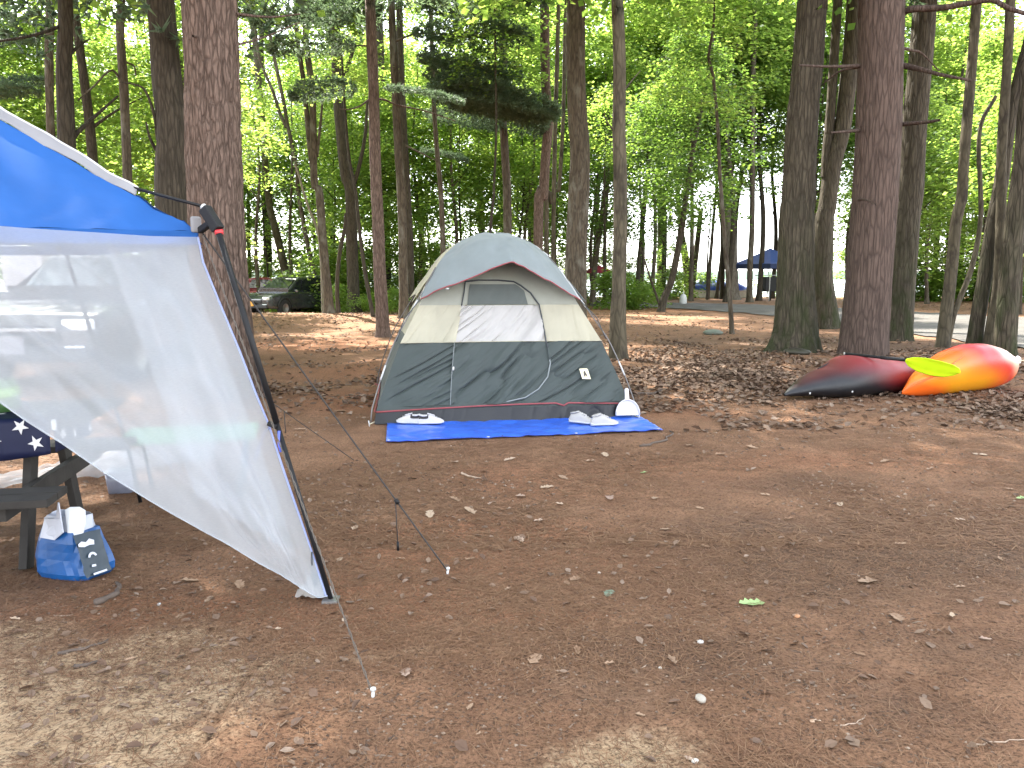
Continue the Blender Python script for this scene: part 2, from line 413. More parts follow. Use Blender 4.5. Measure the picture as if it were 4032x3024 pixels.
# low wooded far shore, 1.6 km off
P = []
for k in range(160):
    x = -2600 + k * 5200 / 159; h = 14 + 9 * float(fbm(k * 0.13, 3.3, 0, 77, 4)); P.append([(x, 1600, -2), (x, 1640, h * 0.7), (x, 1720, h), (x, 1900, -2)])
tag(grid_mesh('far_shore_hill', np.array(P), plain('far shore woods', (0.06, 0.10, 0.07), 0.9)), kind='structure')
# ================================================================== TREES
rng = np.random.default_rng(7); random.seed(7)
M_leaf = leafmat('maple leaves', [(0.048, 0.098, 0.030), (0.072, 0.135, 0.038), (0.115, 0.178, 0.052)], [(0.21, 0.36, 0.055), (0.37, 0.53, 0.085), (0.57, 0.68, 0.14)], 0.58)
M_leaf_dark = leafmat('oak leaves', [(0.045, 0.085, 0.026), (0.060, 0.11, 0.03), (0.085, 0.14, 0.04)], [(0.14, 0.26, 0.04), (0.20, 0.34, 0.05), (0.30, 0.42, 0.07)], 0.5)
M_needle = leafmat('pine needles', [(0.050, 0.085, 0.058), (0.070, 0.110, 0.070), (0.095, 0.135, 0.080)], [(0.13, 0.20, 0.11), (0.17, 0.25, 0.12), (0.22, 0.30, 0.14)], 0.4)
M_bush = leafmat('undergrowth leaves', [(0.055, 0.11, 0.022), (0.085, 0.15, 0.03), (0.11, 0.18, 0.04)], [(0.22, 0.38, 0.04), (0.32, 0.48, 0.06), (0.42, 0.55, 0.09)], 0.5)
B_pine = barkmat('plated pine bark', (0.076, 0.051, 0.039), (0.230, 0.162, 0.128), 13.0, 2.6, 0.9)
B_redpine = barkmat('reddish pine bark', (0.060, 0.042, 0.034), (0.140, 0.099, 0.081), 10.0, 1.3, 0.8)
B_oak = barkmat('furrowed grey bark', (0.038, 0.031, 0.022), (0.112, 0.094, 0.067), 9.0, 1.2, 0.9, moss=(0.026, 0.034, 0.012), moss_z=3.2)
B_dark = barkmat('dark bark', (0.036, 0.030, 0.022), (0.098, 0.080, 0.059), 10.0, 1.5, 0.8)
B_grey = barkmat('smooth grey bark', (0.066, 0.056, 0.037), (0.135, 0.114, 0.078), 7.0, 1.6, 0.5, patch=(0.028, 0.022, 0.018))
B_brown = barkmat('brown bark', (0.056, 0.044, 0.031), (0.145, 0.116, 0.084), 9.0, 1.5, 0.7, patch=(0.16, 0.15, 0.12))
B_pale = barkmat('pale bark', (0.17, 0.145, 0.115), (0.34, 0.30, 0.245), 8.0, 1.2, 0.5)

def cr(pts, n):
    P = np.array(pts, float)
    if len(P) == 2: P = np.stack([P[0], (P[0] + P[1]) / 2, P[1]])
    seg = np.linalg.norm(np.diff(P, axis=0), axis=1); s = np.concatenate([[0], np.cumsum(seg)])
    q = np.linspace(0, s[-1], n); out = []
    for t in q:
        i = min(max(int(np.searchsorted(s, t, side='right')) - 1, 0), len(P) - 2); f = (t - s[i]) / max(seg[i], 1e-9)
        p0, p1, p2, p3 = P[max(i - 1, 0)], P[i], P[i + 1], P[min(i + 2, len(P) - 1)]
        if i == 0: p0 = 2 * p1 - p2
        if i == len(P) - 2: p3 = 2 * p2 - p1
        out.append(0.5 * (2 * p1 + (p2 - p0) * f + (2 * p0 - 5 * p1 + 4 * p2 - p3) * f * f + (3 * p1 - p0 - 3 * p2 + p3) * f ** 3))
    return np.array(out)
def stem_arrays(pts, radii, nseg, nring, seed, rough=0.05, flare=0.0, ridge=0.0):
    """one tapering stem: (V, F)"""
    rad_in = np.asarray(radii, float)
    C = cr(pts, nring); t = np.linspace(0, 1, nring)
    rr = np.interp(t, np.linspace(0, 1, len(rad_in)), rad_in)
    V = np.zeros((nring, nseg, 3)); th = np.arange(nseg) * 2 * PI / nseg
    zz = C[:, 2] - C[0, 2]
    L = np.concatenate([[0], np.cumsum(np.linalg.norm(np.diff(C, axis=0), axis=1))])
    prev = None
    for i in range(nring):
        tg = C[min(i + 1, nring - 1)] - C[max(i - 1, 0)]; tg /= np.linalg.norm(tg)
        if prev is None:
            a = np.array([1.0, 0, 0]) if abs(tg[0]) < 0.9 else np.array([0, 1.0, 0]); x = np.cross(tg, a); x /= np.linalg.norm(x)
        else:
            x = prev - tg * prev.dot(tg); x /= np.linalg.norm(x)
        prev = x; y = np.cross(tg, x)
        r = rr[i] * np.ones(nseg)
        if flare:
            lob = 0.55 + 0.45 * np.cos(th * 4 + seed) + 0.35 * np.cos(th * 7 + seed * 2.1)
            r = r * (1 + flare * (np.exp(-L[i] / (rr[i] * 2.2)) * 0.45 + lob * 0.75 * np.exp(-L[i] / (rr[i] * 0.75))))
        r = r * (1 + rough * vnoise(np.cos(th) * 1.6 + seed, np.sin(th) * 1.6, L[i] * 1.3, seed) + 0.5 * rough * vnoise(np.cos(th) * 4 + seed, np.sin(th) * 4, L[i] * 3.0, seed + 5))
        if ridge:
            s0 = rr[i]
            q = vnoise(np.cos(th) * s0 * 26, np.sin(th) * s0 * 26, L[i] * 5.5, seed + 9); q2 = vnoise(np.cos(th) * s0 * 60, np.sin(th) * s0 * 60, L[i] * 14, seed + 13)
            r = r + ridge * (np.clip(np.abs(q) * 2.2, 0, 1) - 0.6 + 0.35 * q2)
        V[i] = C[i] + np.outer(np.cos(th) * r, x) + np.outer(np.sin(th) * r, y)
    V = V.reshape(-1, 3)
    i, k = np.meshgrid(np.arange(nring - 1), np.arange(nseg), indexing='ij')
    F = np.stack([i * nseg + k, i * nseg + (k + 1) % nseg, (i + 1) * nseg + (k + 1) % nseg, (i + 1) * nseg + k], -1).reshape(-1, 4)
    return V, F
def stems_mesh(name, stems, mat, off=(0, 0, 0)):
    Vs = []; Fs = []; b = 0
    for s in stems:
        V, F = stem_arrays(**s); Vs.append(V - np.array(off)); Fs.append(F + b); b += len(V)
    return mesh_np(name, np.concatenate(Vs), np.concatenate(Fs), None, mat, True)

# ---- foliage meshes (each a few thousand folded leaves, shared by many trees)
def leaves_at(P, size, tilt=0.55, r=rng, droop=0.0, dirs=None):
    """folded kite leaves at points P -> V, Ft"""
    n = len(P); a = r.uniform(0, 2 * PI, n) if dirs is None else dirs + r.normal(0, 0.5, n)
    ax = np.stack([np.cos(a), np.sin(a), r.normal(-droop, tilt * 0.6, n)], -1); ax /= np.linalg.norm(ax, axis=1)[:, None]
    nr = np.stack([r.normal(0, tilt, n), r.normal(0, tilt, n), np.ones(n)], -1)
    sd = np.cross(nr, ax); sd /= np.linalg.norm(sd, axis=1)[:, None]; up = np.cross(ax, sd)
    s = (size * r.uniform(0.6, 1.25, n))[:, None]; f = r.uniform(0.05, 0.3, n)[:, None]
    v0 = P; v1 = P + ax * s * 0.55 + sd * s * 0.46 + up * s * f * 0.4; v2 = P + ax * s; v3 = P + ax * s * 0.55 - sd * s * 0.46 + up * s * f * 0.4
    V = np.stack([v0, v1, v2, v3], 1).reshape(-1, 3); b = np.arange(n)[:, None] * 4
    F = np.concatenate([b + np.array([[0, 1, 2]]), b + np.array([[0, 2, 3]])], 0)
    return V, F
def maple_crown(seed, R0=2.2, H=6.0, sprays=80, per=80, size=0.13, flat=0.16, sr=0.75, mat=None, gap=0.35):
    r = np.random.default_rng(seed); P = []; D = []
    for k in range(sprays):
        h = r.uniform(0, 1) ** 0.9; env = R0 * (math.sin(PI * min(1, 0.12 + 0.88 * h) ** 0.8) ** 0.7 + 0.05)
        a = r.uniform(0, 2 * PI); rad = env * math.sqrt(r.uniform(gap * gap, 1)); c = np.array([rad * math.cos(a), rad * math.sin(a), h * H])
        n = int(per * r.uniform(0.5, 1.4)); s = sr * r.uniform(0.6, 1.3)
        q = np.stack([r.normal(0, s * 0.5, n), r.normal(0, s * 0.5, n), r.normal(0, flat, n)], -1)
        q[:, 2] -= 0.22 * (q[:, 0] ** 2 + q[:, 1] ** 2) / s
        tl = r.normal(0, 0.18, 2); q[:, 2] += q[:, 0] * tl[0] + q[:, 1] * tl[1]
        P.append(c + q); D.append(np.arctan2(q[:, 1] + math.sin(a) * .3, q[:, 0] + math.cos(a) * .3))
    P = np.concatenate(P); V, F = leaves_at(P, size, 0.5, r, 0.25, np.concatenate(D))
    return mesh_np('crown', V, None, F, mat or M_leaf, False)
def needle_tufts(P, D, r, length=0.14, per=9, w=0.010):
    """fans of thin needles at points P pointing along D"""
    n = len(P); P = np.repeat(P, per, 0); D = np.repeat(D, per, 0)
    d = D + r.normal(0, 0.55, D.shape); d /= np.linalg.norm(d, axis=1)[:, None]
    s = np.cross(d, r.normal(0, 1, d.shape)); s /= np.linalg.norm(s, axis=1)[:, None]
    L = (length * r.uniform(0.7, 1.2, len(P)))[:, None]
    V = np.stack([P - s * w, P + s * w, P + d * L], 1).reshape(-1, 3); F = np.arange(len(P) * 3).reshape(-1, 3)
    return V, F
def bough_points(r, L, width, n, sag=0.25):
    """points and directions along a flat, feathered pine bough growing along +X"""
    P = []; D = []
    for k in range(n):
        t = r.uniform(0.12, 1.0); side = r.choice((-1, 1)); wl = width * (math.sin(PI * min(t * 0.9 + 0.1, 1)) ** 0.6) * r.uniform(0, 1)
        x = t * L + wl * 0.5; y = side * wl; z = -sag * t * t * L * 0.5 + r.normal(0, 0.035) + 0.10 * t * L * 0.5
        P.append((x, y, z)); D.append((0.8, side * 0.6, 0.28))
    return np.array(P), np.array(D, float)
def pine_bough(seed, L=2.4, width=0.75, n=320, per=9, needle=0.13, w=0.006):
    r = np.random.default_rng(seed); P, D = bough_points(r, L, width, n)
    V, F = needle_tufts(P, D, r, needle, per, w)
    return V, F
def pine_crown(seed, R0=2.8, H=11, whorls=15, n=52, per=6, w=0.022, needle=0.24):
    r = np.random.default_rng(seed); Vs = []; Fs = []; b = 0
    for k in range(whorls):
        z = H * k / (whorls - 1); L = R0 * (1 - 0.82 * (k / (whorls - 1)) ** 1.3) * r.uniform(0.75, 1.15)
        for q in range(r.integers(4, 7)):
            a = r.uniform(0, 2 * PI); P, D = bough_points(r, L, L * 0.32, int(n * L / R0) + 8, 0.3)
            V, F = needle_tufts(P, D, r, needle, per, w); ca, sa = math.cos(a), math.sin(a); ti = r.normal(0.02, 0.15)
            V = np.stack([V[:, 0] * ca - V[:, 1] * sa, V[:, 0] * sa + V[:, 1] * ca, V[:, 2] + V[:, 0] * ti + z + r.normal(0, 0.2)], -1)
            Vs.append(V); Fs.append(F + b); b += len(V)
    return mesh_np('crown', np.concatenate(Vs), None, np.concatenate(Fs), M_needle, False)

CROWN_M = [maple_crown(s, R0=r0, H=h, sprays=n, per=90, size=0.15) for s, r0, h, n in ((11, 2.3, 6.5, 95), (12, 1.9, 7.5, 90), (13, 2.7, 6.0, 100), (14, 2.2, 9.0, 120))]
CROWN_S = [maple_crown(s, R0=r0, H=h, sprays=n, per=70, size=0.115, sr=0.55) for s, r0, h, n in ((21, 1.3, 4.0, 46), (22, 1.6, 3.2, 50))]
CROWN_O = [maple_crown(s, R0=r0, H=h, sprays=n, per=95, size=0.17, flat=0.25, sr=0.9, mat=M_leaf_dark) for s, r0, h, n in ((31, 3.4, 8.0, 150), (32, 3.0, 9.5, 150))]
CROWN_P = [pine_crown(41), pine_crown(42, 2.4, 12)]
CROWN_B = [maple_crown(s, R0=r0, H=h, sprays=n, per=70, size=0.10, flat=0.14, sr=0.4, mat=M_bush, gap=0.05) for s, r0, h, n in ((51, 1.0, 1.3, 40), (52, 1.4, 1.0, 46), (53, 0.8, 1.8, 40))]
def _bough_mesh(seed, **k):
    V, F = pine_bough(seed, **k); me = mesh_np('bough', V, None, F, M_needle, False); return me
BOUGHS = [_bough_mesh(61, n=460, w=.010), _bough_mesh(62, L=3.0, width=1.0, n=640, w=.010), _bough_mesh(63, L=1.8, width=0.6, n=380, w=.010)]

def twig_mesh(name, pts, r0, r1, mat, off, seed=1, n=6):
    V, F = stem_arrays([tuple(p) for p in pts], [r0, r1], n, max(6, len(pts) * 3), seed, 0.08)
    return mesh_np(name, V - np.array(off), F, None, mat, True)

def tree(name, label, path, widths, bark, crown=None, height=18.0, Y=None, base=None, cat='tree', group=None, forks=(), limbs=(), boughs=(), nseg=14, flare=0.7, ridge=0.0, crown_low=None, cs=1.0, rough=0.05, lean=None, shade_crown=0.0):
    """path: pixel points from the base up (y falling); widths: pixel widths at base and top of the visible stem;
    forks: other stems of the same tree as (pixel path, (w0, w1)); limbs: branches as (pixel path, (w0, w1), depth offset)"""
    if Y is None: Y = GP(*path[0]).y
    b = at_y(*path[0], Y); b.z = gzf(b.x, b.y)
    root = empty(name, b, 0, label, cat, group)
    off = np.array(b)
    pts = [np.array(at_y(px, py, Y)) for px, py in path]; pts[0] = np.array([b.x, b.y, b.z - 0.12])
    k = Y / FPX / 2
    W = list(np.linspace(widths[0], widths[-1], len(pts))) if len(widths) == 2 else list(np.interp(np.linspace(0, 1, len(pts)), np.linspace(0, 1, len(widths)), widths))
    rad = [w * k for w in W]
    top = pts[-1]; d = (pts[-1] - pts[max(-3, -len(pts))]); d = d / max(np.linalg.norm(d), 1e-6)
    if height > top[2] + 0.5:
        for f in (0.5, 1.0):
            z = top[2] + (height - top[2]) * f
            pts.append(np.array([top[0] + d[0] * (z - top[2]) * 0.6, top[1], z])); rad.append(rad[len(path) - 1] * (1 - 0.78 * f))
    # resample radii along arc length
    L = np.concatenate([[0], np.cumsum(np.linalg.norm(np.diff(np.array(pts), axis=0), axis=1))])
    rs = np.interp(np.linspace(0, L[-1], 40), L, rad)
    vis = 2.2 if ridge else 1.0
    nring = int(min(360, max(26, L[-1] / (0.05 if ridge else 0.22))))
    stems = [dict(pts=pts, radii=rs, nseg=nseg, nring=nring, seed=int(path[0][0]) % 97 + 1, rough=rough, flare=flare, ridge=ridge)]
    for fp, fw in forks:
        q = [np.array(at_y(px, py, Y + 0.02 * i)) for i, (px, py) in enumerate(fp)]
        if q[0][2] < 0.4: q[0][2] = b.z - 0.1
        fr = [w * k for w in np.linspace(fw[0], fw[1], len(q))]
        if height > q[-1][2] + 1 and fp[-1][1] < 12:
            e = q[-1] + (q[-1] - q[-2]) / np.linalg.norm(q[-1] - q[-2]) * (height * 0.85 - q[-1][2]); q.append(e); fr.append(fr[-1] * 0.3)
        stems.append(dict(pts=q, radii=fr, nseg=10, nring=max(14, len(q) * 8), seed=int(fp[0][0]) % 89 + 2, rough=rough, flare=0.0))
    link('trunk', stems_mesh('trunk', stems, bark, off), root)
    for lp, lw, dy in limbs:
        m = len(lp); q = [np.array(at_y(px, py, Y + dy * i / max(1, m - 1))) for i, (px, py) in enumerate(lp)]
        link('branch', twig_mesh('branch', q, lw[0] * k, lw[1] * k, bark, off, int(lp[0][1]) % 71), root)
    for bp, bm, yaw, tilt, s in boughs:
        p = at_y(*bp, Y); o = link('bough', BOUGHS[bm], root, p - b); o.rotation_euler = (R(random.uniform(-12, 12)), -R(tilt), R(yaw)); o.scale = (s, s, s)
    if crown is not None:
        zt = (CAMZ + Y * 0.345) if crown_low is None else crown_low
        ax = np.array([np.interp(zt + 2, [p[2] for p in pts], [p[0] for p in pts]), b.y])
        o = link('crown', crown, root, (ax[0] - b.x, 0, zt + 0.3 - b.z)); hz = max(v.co.z for v in crown.vertices) if False else None
        o.rotation_euler = (0, 0, random.uniform(0, 6.28)); o.scale = (cs, cs, max(0.8, min(1.6, (height - zt) / 9.0)))
        if shade_crown:  # second crown added above the view to shade the camp
            o = link('crown', crown, root, (ax[0] - b.x + .3, .2, zt + shade_crown - b.z)); o.rotation_euler = (0, 0, random.uniform(0, 6.28)); o.scale = (cs * 1.25, cs * 1.25, .9)
    return root
def zp(r, *pts): return [Z(r, *p) for p in pts]
# ---------------------------------------------------------------- the trees one can tell apart, left to right
tree('pine_tree', 'slim grey pine, leftmost trunk behind the grey ridge of the canopy roof', [(53, 300), (51, 150), (49, 60), (50, -6)], (7, 8), B_brown, CROWN_P[0], 17, Y=21, boughs=[((50, 40), 1, 175, 4, 1.0), ((50, 75), 0, 160, -6, 1.0), ((51, 92), 2, 185, 0, 1.0)])
tree('oak_tree', 'dark upright trunk rising beside the slim grey pine behind the canopy roof', [(70, 312), (67, 150), (64, 70), (65, -6)], (17, 13), B_dark, CROWN_P[1], 16, Y=13.5,
     limbs=[([(71, 140), (84, 126), (100, 112), (118, 96)], (5, 2), 0.6), ([(70, 54), (80, 45), (90, 39)], (4, 1.5), 0.5), ([(62, 25), (45, 32), (20, 38), (-8, 42)], (4, 2), -1.0)])
tree('young_tree', 'thin straight tree between the dark oak and the broad dark trunk', [(130, 300), (127, 165), (124, 90), (120, 30), (121, -6)], (9, 7.5), B_brown, CROWN_M[3], 15, Y=18, shade_crown=3,
     limbs=[([(125, 62), (134, 66), (136, 76)], (2.5, 1), 0.3), ([(124, 88), (112, 70), (93, 87), (78, 100)], (2.5, 1), -0.5), ([(121, 25), (128, 14), (140, 6)], (3, 1.2), 0.3)])
tree('oak_tree', 'broad dark trunk standing just left of the big rough pine', [(178, 330), (172, 190), (173, 130), (166, 70), (160, -6)], (33, 25), B_dark, CROWN_M[3], 17, Y=13, nseg=20, shade_crown=4, cs=1.25,
     limbs=[([(156, 150), (150, 138), (146, 122)], (3.5, 1.5), -0.3), ([(158, 140), (155, 118), (148, 96), (140, 86), (120, 82)], (4, 1.2), -0.4), ([(187, 88), (192, 70), (194, 40)], (3, 1.5), 0.3)])
tree('pine_tree', 'big rough barked pine right behind the corner of the blue canopy', [(231, 395), (223, 320), (217, 230), (213, 120), (209, -8)], (54, 49), B_pine, CROWN_P[0], 19, nseg=120, ridge=0.020, rough=0.03, flare=0.35, crown_low=5.6, cs=1.25, shade_crown=4,
     limbs=[([(236, 45), (262, 38), (300, 22)], (2.5, 1), 0.6), ([(237, 14), (270, 17), (300, 14)], (3, 1.2), 0.4), ([(205, 38), (197, 37), (193, 36)], (3, 2), -0.5)])
tree('sapling', 'leaning sapling right of the big pine, in front of the dark car', zp(6, (500, 940), (440, 600), (370, 300), (310, 0)) + [(256, 50), (248, -6)], (8.5, 5), B_brown, CROWN_M[0], 15, nseg=10)
tree('sapling', 'crooked thin sapling with a double top near the dark car', zp(6, (760, 960), (690, 700), (620, 400), (550, 0)) + zp(2, (540, 1330), (470, 1000), (430, 780), (330, 290), (290, 0)), (5, 3), B_brown, CROWN_M[1], 13, nseg=8,
     forks=[(zp(2, (458, 1010), (400, 880), (350, 720), (250, 480), (215, 250), (200, 0)), (3.6, 2))])
tree('maple_tree', 'maple splitting into three upright stems, left of the tent', zp(6, (795, 985), (785, 800), (765, 600), (740, 300), (715, 0)) + zp(2, (680, 1450), (670, 1050), (660, 700), (615, 350), (600, 0)), (9.5, 5.5), B_brown, CROWN_M[2], 17, nseg=12,
     forks=[(zp(2, (690, 1500), (640, 1130), (600, 700), (545, 300), (530, 0)), (5.5, 3.5)), (zp(2, (700, 1240), (735, 900), (740, 740), (690, 600)), (3.2, 1.5))])
tree('maple_tree', 'sturdy dark tree flaring at its base, with a side stem, left of the tent', zp(6, (990, 962), (985, 700), (975, 400), (965, 0)) + zp(2, (930, 1400), (900, 1150), (868, 800), (845, 300), (838, 0)), (12, 9), B_dark, CROWN_M[3], 18, nseg=14, flare=0.9,
     forks=[(zp(2, (985, 1480), (1030, 1330), (1080, 1080), (1100, 800)), (4.5, 2.5))], limbs=[(zp(2, (900, 640), (960, 480), (1000, 350)), (5, 3), 0.5)])
tree('sapling', 'bare leaning pole of a sapling between two dark trunks left of the tent', zp(6, (1150, 995), (1090, 700), (1040, 350), (1005, 0)) + zp(2, (955, 1250), (925, 900), (900, 500)), (4.2, 2.2), B_dark, CROWN_S[0], 9, nseg=8, crown_low=7.0)
tree('sapling', 'low crooked dark stem behind the maples left of the tent', zp(6, (870, 975), (860, 750), (880, 500), (920, 300), (930, 180)), (4.5, 3.5), B_dark, None, 4, nseg=8)
tree('pine_tree', 'straight pinkish pine standing close to the left of the tent', zp(6, (1228, 1160), (1212, 900), (1195, 600), (1185, 300), (1172, 0)) + zp(2, (1160, 1200), (1148, 700), (1130, 300), (1120, 0), (1118, -40)), (13, 9), B_redpine and B_pine, CROWN_P[1], 19, nseg=18, flare=0.5,
     limbs=[(zp(2, (1175, 785), (1240, 790), (1330, 830), (1560, 880), (1800, 960)), (2.2, 0.9), 1.0), (zp(2, (1110, 790), (1040, 840), (960, 865), (880, 862)), (2, 0.9), -0.5), (zp(2, (1130, 365), (1040, 360), (900, 350)), (2, 0.8), 0.5)],
     boughs=[(Z(2, 1120, 360), 0, 175, 2, 1.0), (Z(2, 1110, 700), 2, 185, -3, 1.0), (Z(2, 1120, 60), 1, 172, 4, 1.1), (Z(2, 1120, 170), 0, 190, 0, 1.1), (Z(2, 1130, 690), 0, 5, -4, .9)])
tree('pine_tree', 'dark pine trunk half hidden behind the pinkish pine', zp(6, (1255, 935), (1240, 600), (1225, 200)) + zp(2, (1212, 1400), (1205, 700), (1190, 200), (1185, -20)), (10, 8), B_dark, CROWN_P[0], 19, nseg=12)
tree('pine_tree', 'thin grey brown pine just left of the tent roof with dark boughs', zp(6, (1390, 1010), (1385, 700), (1378, 350), (1365, 0)) + zp(2, (1345, 1200), (1325, 800), (1300, 300), (1288, 0), (1285, -40)), (9.5, 6.5), B_brown, CROWN_P[1], 19, nseg=12,
     limbs=[(zp(2, (1310, 330), (1480, 270), (1700, 270)), (2.5, 1), -0.5), (zp(2, (1400, 1150), (1500, 1200), (1680, 1290)), (2, 0.8), -0.5)],
     boughs=[(Z(2, 1390, 265), 1, 3, 2, 1.35), (Z(2, 1390, 430), 1, -2, -6, 1.25), (Z(2, 1400, 560), 0, 8, -10, 1.6), (Z(2, 1420, 700), 1, 0, -9, 1.5), (Z(2, 1480, 790), 1, -5, -4, 1.5), (Z(2, 1300, 120), 0, 170, 4, 1.3), (Z(2, 1560, 760), 0, 5, -6, 1.5), (Z(2, 1640, 830), 2, 10, -4, 1.6), (Z(2, 1400, 100), 1, -12, 6, 1.3), (Z(2, 1390, 480), 0, -20, -8, 1.5), (Z(2, 1390, 640), 1, 14, -12, 1.6), (Z(2, 1500, 650), 0, -8, -9, 1.6), (Z(2, 1600, 720), 1, -14, -7, 1.4), (Z(2, 1380, 330), 1, -30, 0, 1.4), (Z(2, 1390, 20), 1, 10, 3, 1.3), (Z(2, 1380, -40), 1, -8, 0, 1.5), (Z(2, 1350, 60), 0, 185, 0, 1.3)])
tree('pine_tree', 'dark trunk touching the thin grey brown pine beside the tent', zp(6, (1440, 960), (1436, 500), (1412, 0)) + zp(2, (1390, 1100), (1362, 500), (1350, -20)), (8, 6.5), B_dark, CROWN_P[0], 20, nseg=12,
     boughs=[(Z(2, 1440, 900), 0, 2, -5, 1.5), (Z(2, 1450, 1180), 2, -4, -8, 1.3)])
tree('young_tree', 'slender dark trunk seen over the left shoulder of the tent', zp(6, (1706, 900), (1700, 530), (1680, 0)) + zp(2, (1660, 1300), (1630, 900), (1605, 200), (1600, -20)), (5.5, 4), B_brown, CROWN_M[0], 15, Y=30, nseg=10)
tree('sapling', 'very thin near black sapling over the peak of the tent', zp(6, (2060, 700), (2070, 380), (2105, 0)) + zp(2, (2100, 1500), (2120, 1000), (2108, 300), (2105, 100)), (3, 1.8), B_dark, CROWN_S[1], 10, Y=24, nseg=8, crown_low=7)
tree('young_tree', 'mid brown trunk behind the peak of the tent', zp(7, (208, 800), (200, 380), (193, 0)) + zp(3, (183, 1300), (160, 900), (165, 500), (150, 0), (148, -30)), (8.5, 7), B_brown, CROWN_M[1], 17, Y=28, nseg=12)
tree('pine_tree', 'ruddy trunk between the tent peak and the thick brown trunk', zp(7, (432, 900), (440, 450), (450, 0)) + zp(3, (475, 1600), (500, 1250), (520, 950), (498, 600), (490, 0), (488, -30)), (10, 9), B_pine, CROWN_P[0], 19, Y=27, nseg=14)
tree('young_tree', 'thin trunk close left of the thick brown trunk behind the tent', zp(7, (498, 950), (505, 450), (515, 0)) + zp(3, (560, 1600), (575, 1000), (590, 500), (600, 100), (602, -20)), (5, 4), B_grey, CROWN_M[2], 15, Y=33, nseg=10)
tree('young_tree', 'thin trunk touching the thick brown trunk behind the tent', zp(7, (560, 980), (560, 500), (570, 0)) + zp(3, (605, 1500), (640, 900), (650, 300)), (5, 3.5), B_grey, CROWN_M[3], 15, Y=35, nseg=10)
tree('oak_tree', 'thick brown trunk behind the right shoulder of the tent', zp(7, (730, 1080), (735, 700), (745, 400), (762, 0)) + zp(3, (765, 1450), (772, 1200), (752, 900), (738, 500), (742, 0), (742, -40)), (22, 17), B_brown, CROWN_O[0], 18, Y=19.5, nseg=22, rough=0.05)
tree('young_tree', 'leaning stem just left of the spotted grey trunk', zp(7, (868, 905), (890, 600), (932, 300), (970, 0)) + zp(3, (985, 1500), (1000, 1100)), (6, 4), B_brown, CROWN_S[1], 9, nseg=10, crown_low=5.5)
tree('maple_tree', 'spotted grey trunk standing free just right of the tent', zp(7, (1085, 1335), (1078, 1050), (1082, 700), (1092, 300), (1092, 0)) + zp(3, (1088, 1300), (1080, 1000), (1085, 500), (1075, 200), (1068, 0), (1066, -40)), (15, 11), B_grey, CROWN_M[2], 16, nseg=18, flare=0.5,
     forks=[(zp(7, (1030, 1215), (1040, 1000), (1060, 700), (1075, 400)), (9, 7))], limbs=[(zp(3, (1120, 720), (1180, 640), (1250, 560)), (2, 0.8), 0.4), (zp(3, (1040, 1040), (980, 950), (960, 880)), (2, 0.8), -0.4)])
tree('maple_tree', 'dark leafy maple with a curved stem at the near end of the road', zp(7, (1408, 962), (1440, 850), (1500, 700), (1560, 400), (1590, 200), (1620, 0)) + zp(3, (1690, 1050), (1790, 600), (1820, 300)), (7.5, 4), B_dark, CROWN_O[1], 10, nseg=12, flare=0.5, crown_low=3.6, cs=0.9,
     limbs=[(zp(7, (1400, 900), (1330, 700), (1250, 450)), (3, 1.4), -0.6)])
tree('maple_tree', 'lower dark green maple left of the curved stem', [(636, 306), (640, 250), (646, 190), (650, 120)], (5, 3), B_dark, CROWN_O[0], 9, nseg=10, crown_low=2.6, cs=0.75)
tree('sapling', 'thin pole of a sapling standing before the pale sunlit trunk', zp(7, (1978, 1135), (1968, 1000), (1945, 700), (1918, 400), (1888, 0)) + zp(3, (1880, 1400), (1862, 1000), (1825, 600), (1790, 450), (1830, 200)), (5, 2.5), B_brown, CROWN_S[0], 9, nseg=9, flare=0.6, crown_low=5.2)
tree('pine_tree', 'pale sunlit trunk beyond the road behind the thin pole', zp(7, (1985, 865), (1970, 500), (1945, 0)) + zp(3, (1930, 1300), (1900, 900), (1860, 550), (1830, 200), (1820, -30)), (11, 8), B_pale, CROWN_M[3], 22, nseg=14)
tree('maple_tree', 'forked trunk in a V shape beyond the road', zp(7, (1645, 850), (1635, 720), (1610, 560), (1590, 430), (1560, 200)), (11, 5), B_brown, CROWN_M[1], 15, nseg=12, flare=0.6, crown_low=9,
     forks=[(zp(7, (1650, 800), (1670, 650), (1700, 420), (1730, 150)), (7, 4.5))])
tree('young_tree', 'slim trunk beside the small blue canopy beyond the road', zp(7, (2115, 885), (2118, 600), (2135, 200)) + [(753, 80), (756, 0)], (6, 4.5), B_brown, CROWN_M[0], 18, nseg=10)
tree('oak_tree', 'massive mossy trunk with a spreading foot left of the reddish pine', zp(8, (385, 1072), (402, 900), (402, 700), (402, 500), (412, 0)) + zp(4, (430, 1500), (452, 1000), (500, 500), (540, 0), (545, -50)), (36, 35, 33, 30, 28, 26), B_oak, CROWN_O[1], 20, nseg=64, ridge=0.014, rough=0.04, flare=0.85, crown_low=7.2)
tree('oak_tree', 'grey oak behind the massive mossy trunk, with a thinner second stem', zp(8, (650, 890), (640, 700), (620, 500), (625, 200), (635, 0)) + zp(4, (650, 1659), (700, 1300), (775, 1000), (835, 500), (872, 0), (876, -40)), (20, 14), B_oak, CROWN_O[0], 19, nseg=28, flare=0.6, rough=0.06, crown_low=9,
     forks=[(zp(4, (640, 1400), (650, 1200), (672, 1000), (695, 650), (738, 0), (741, -30)), (9, 7.5))])
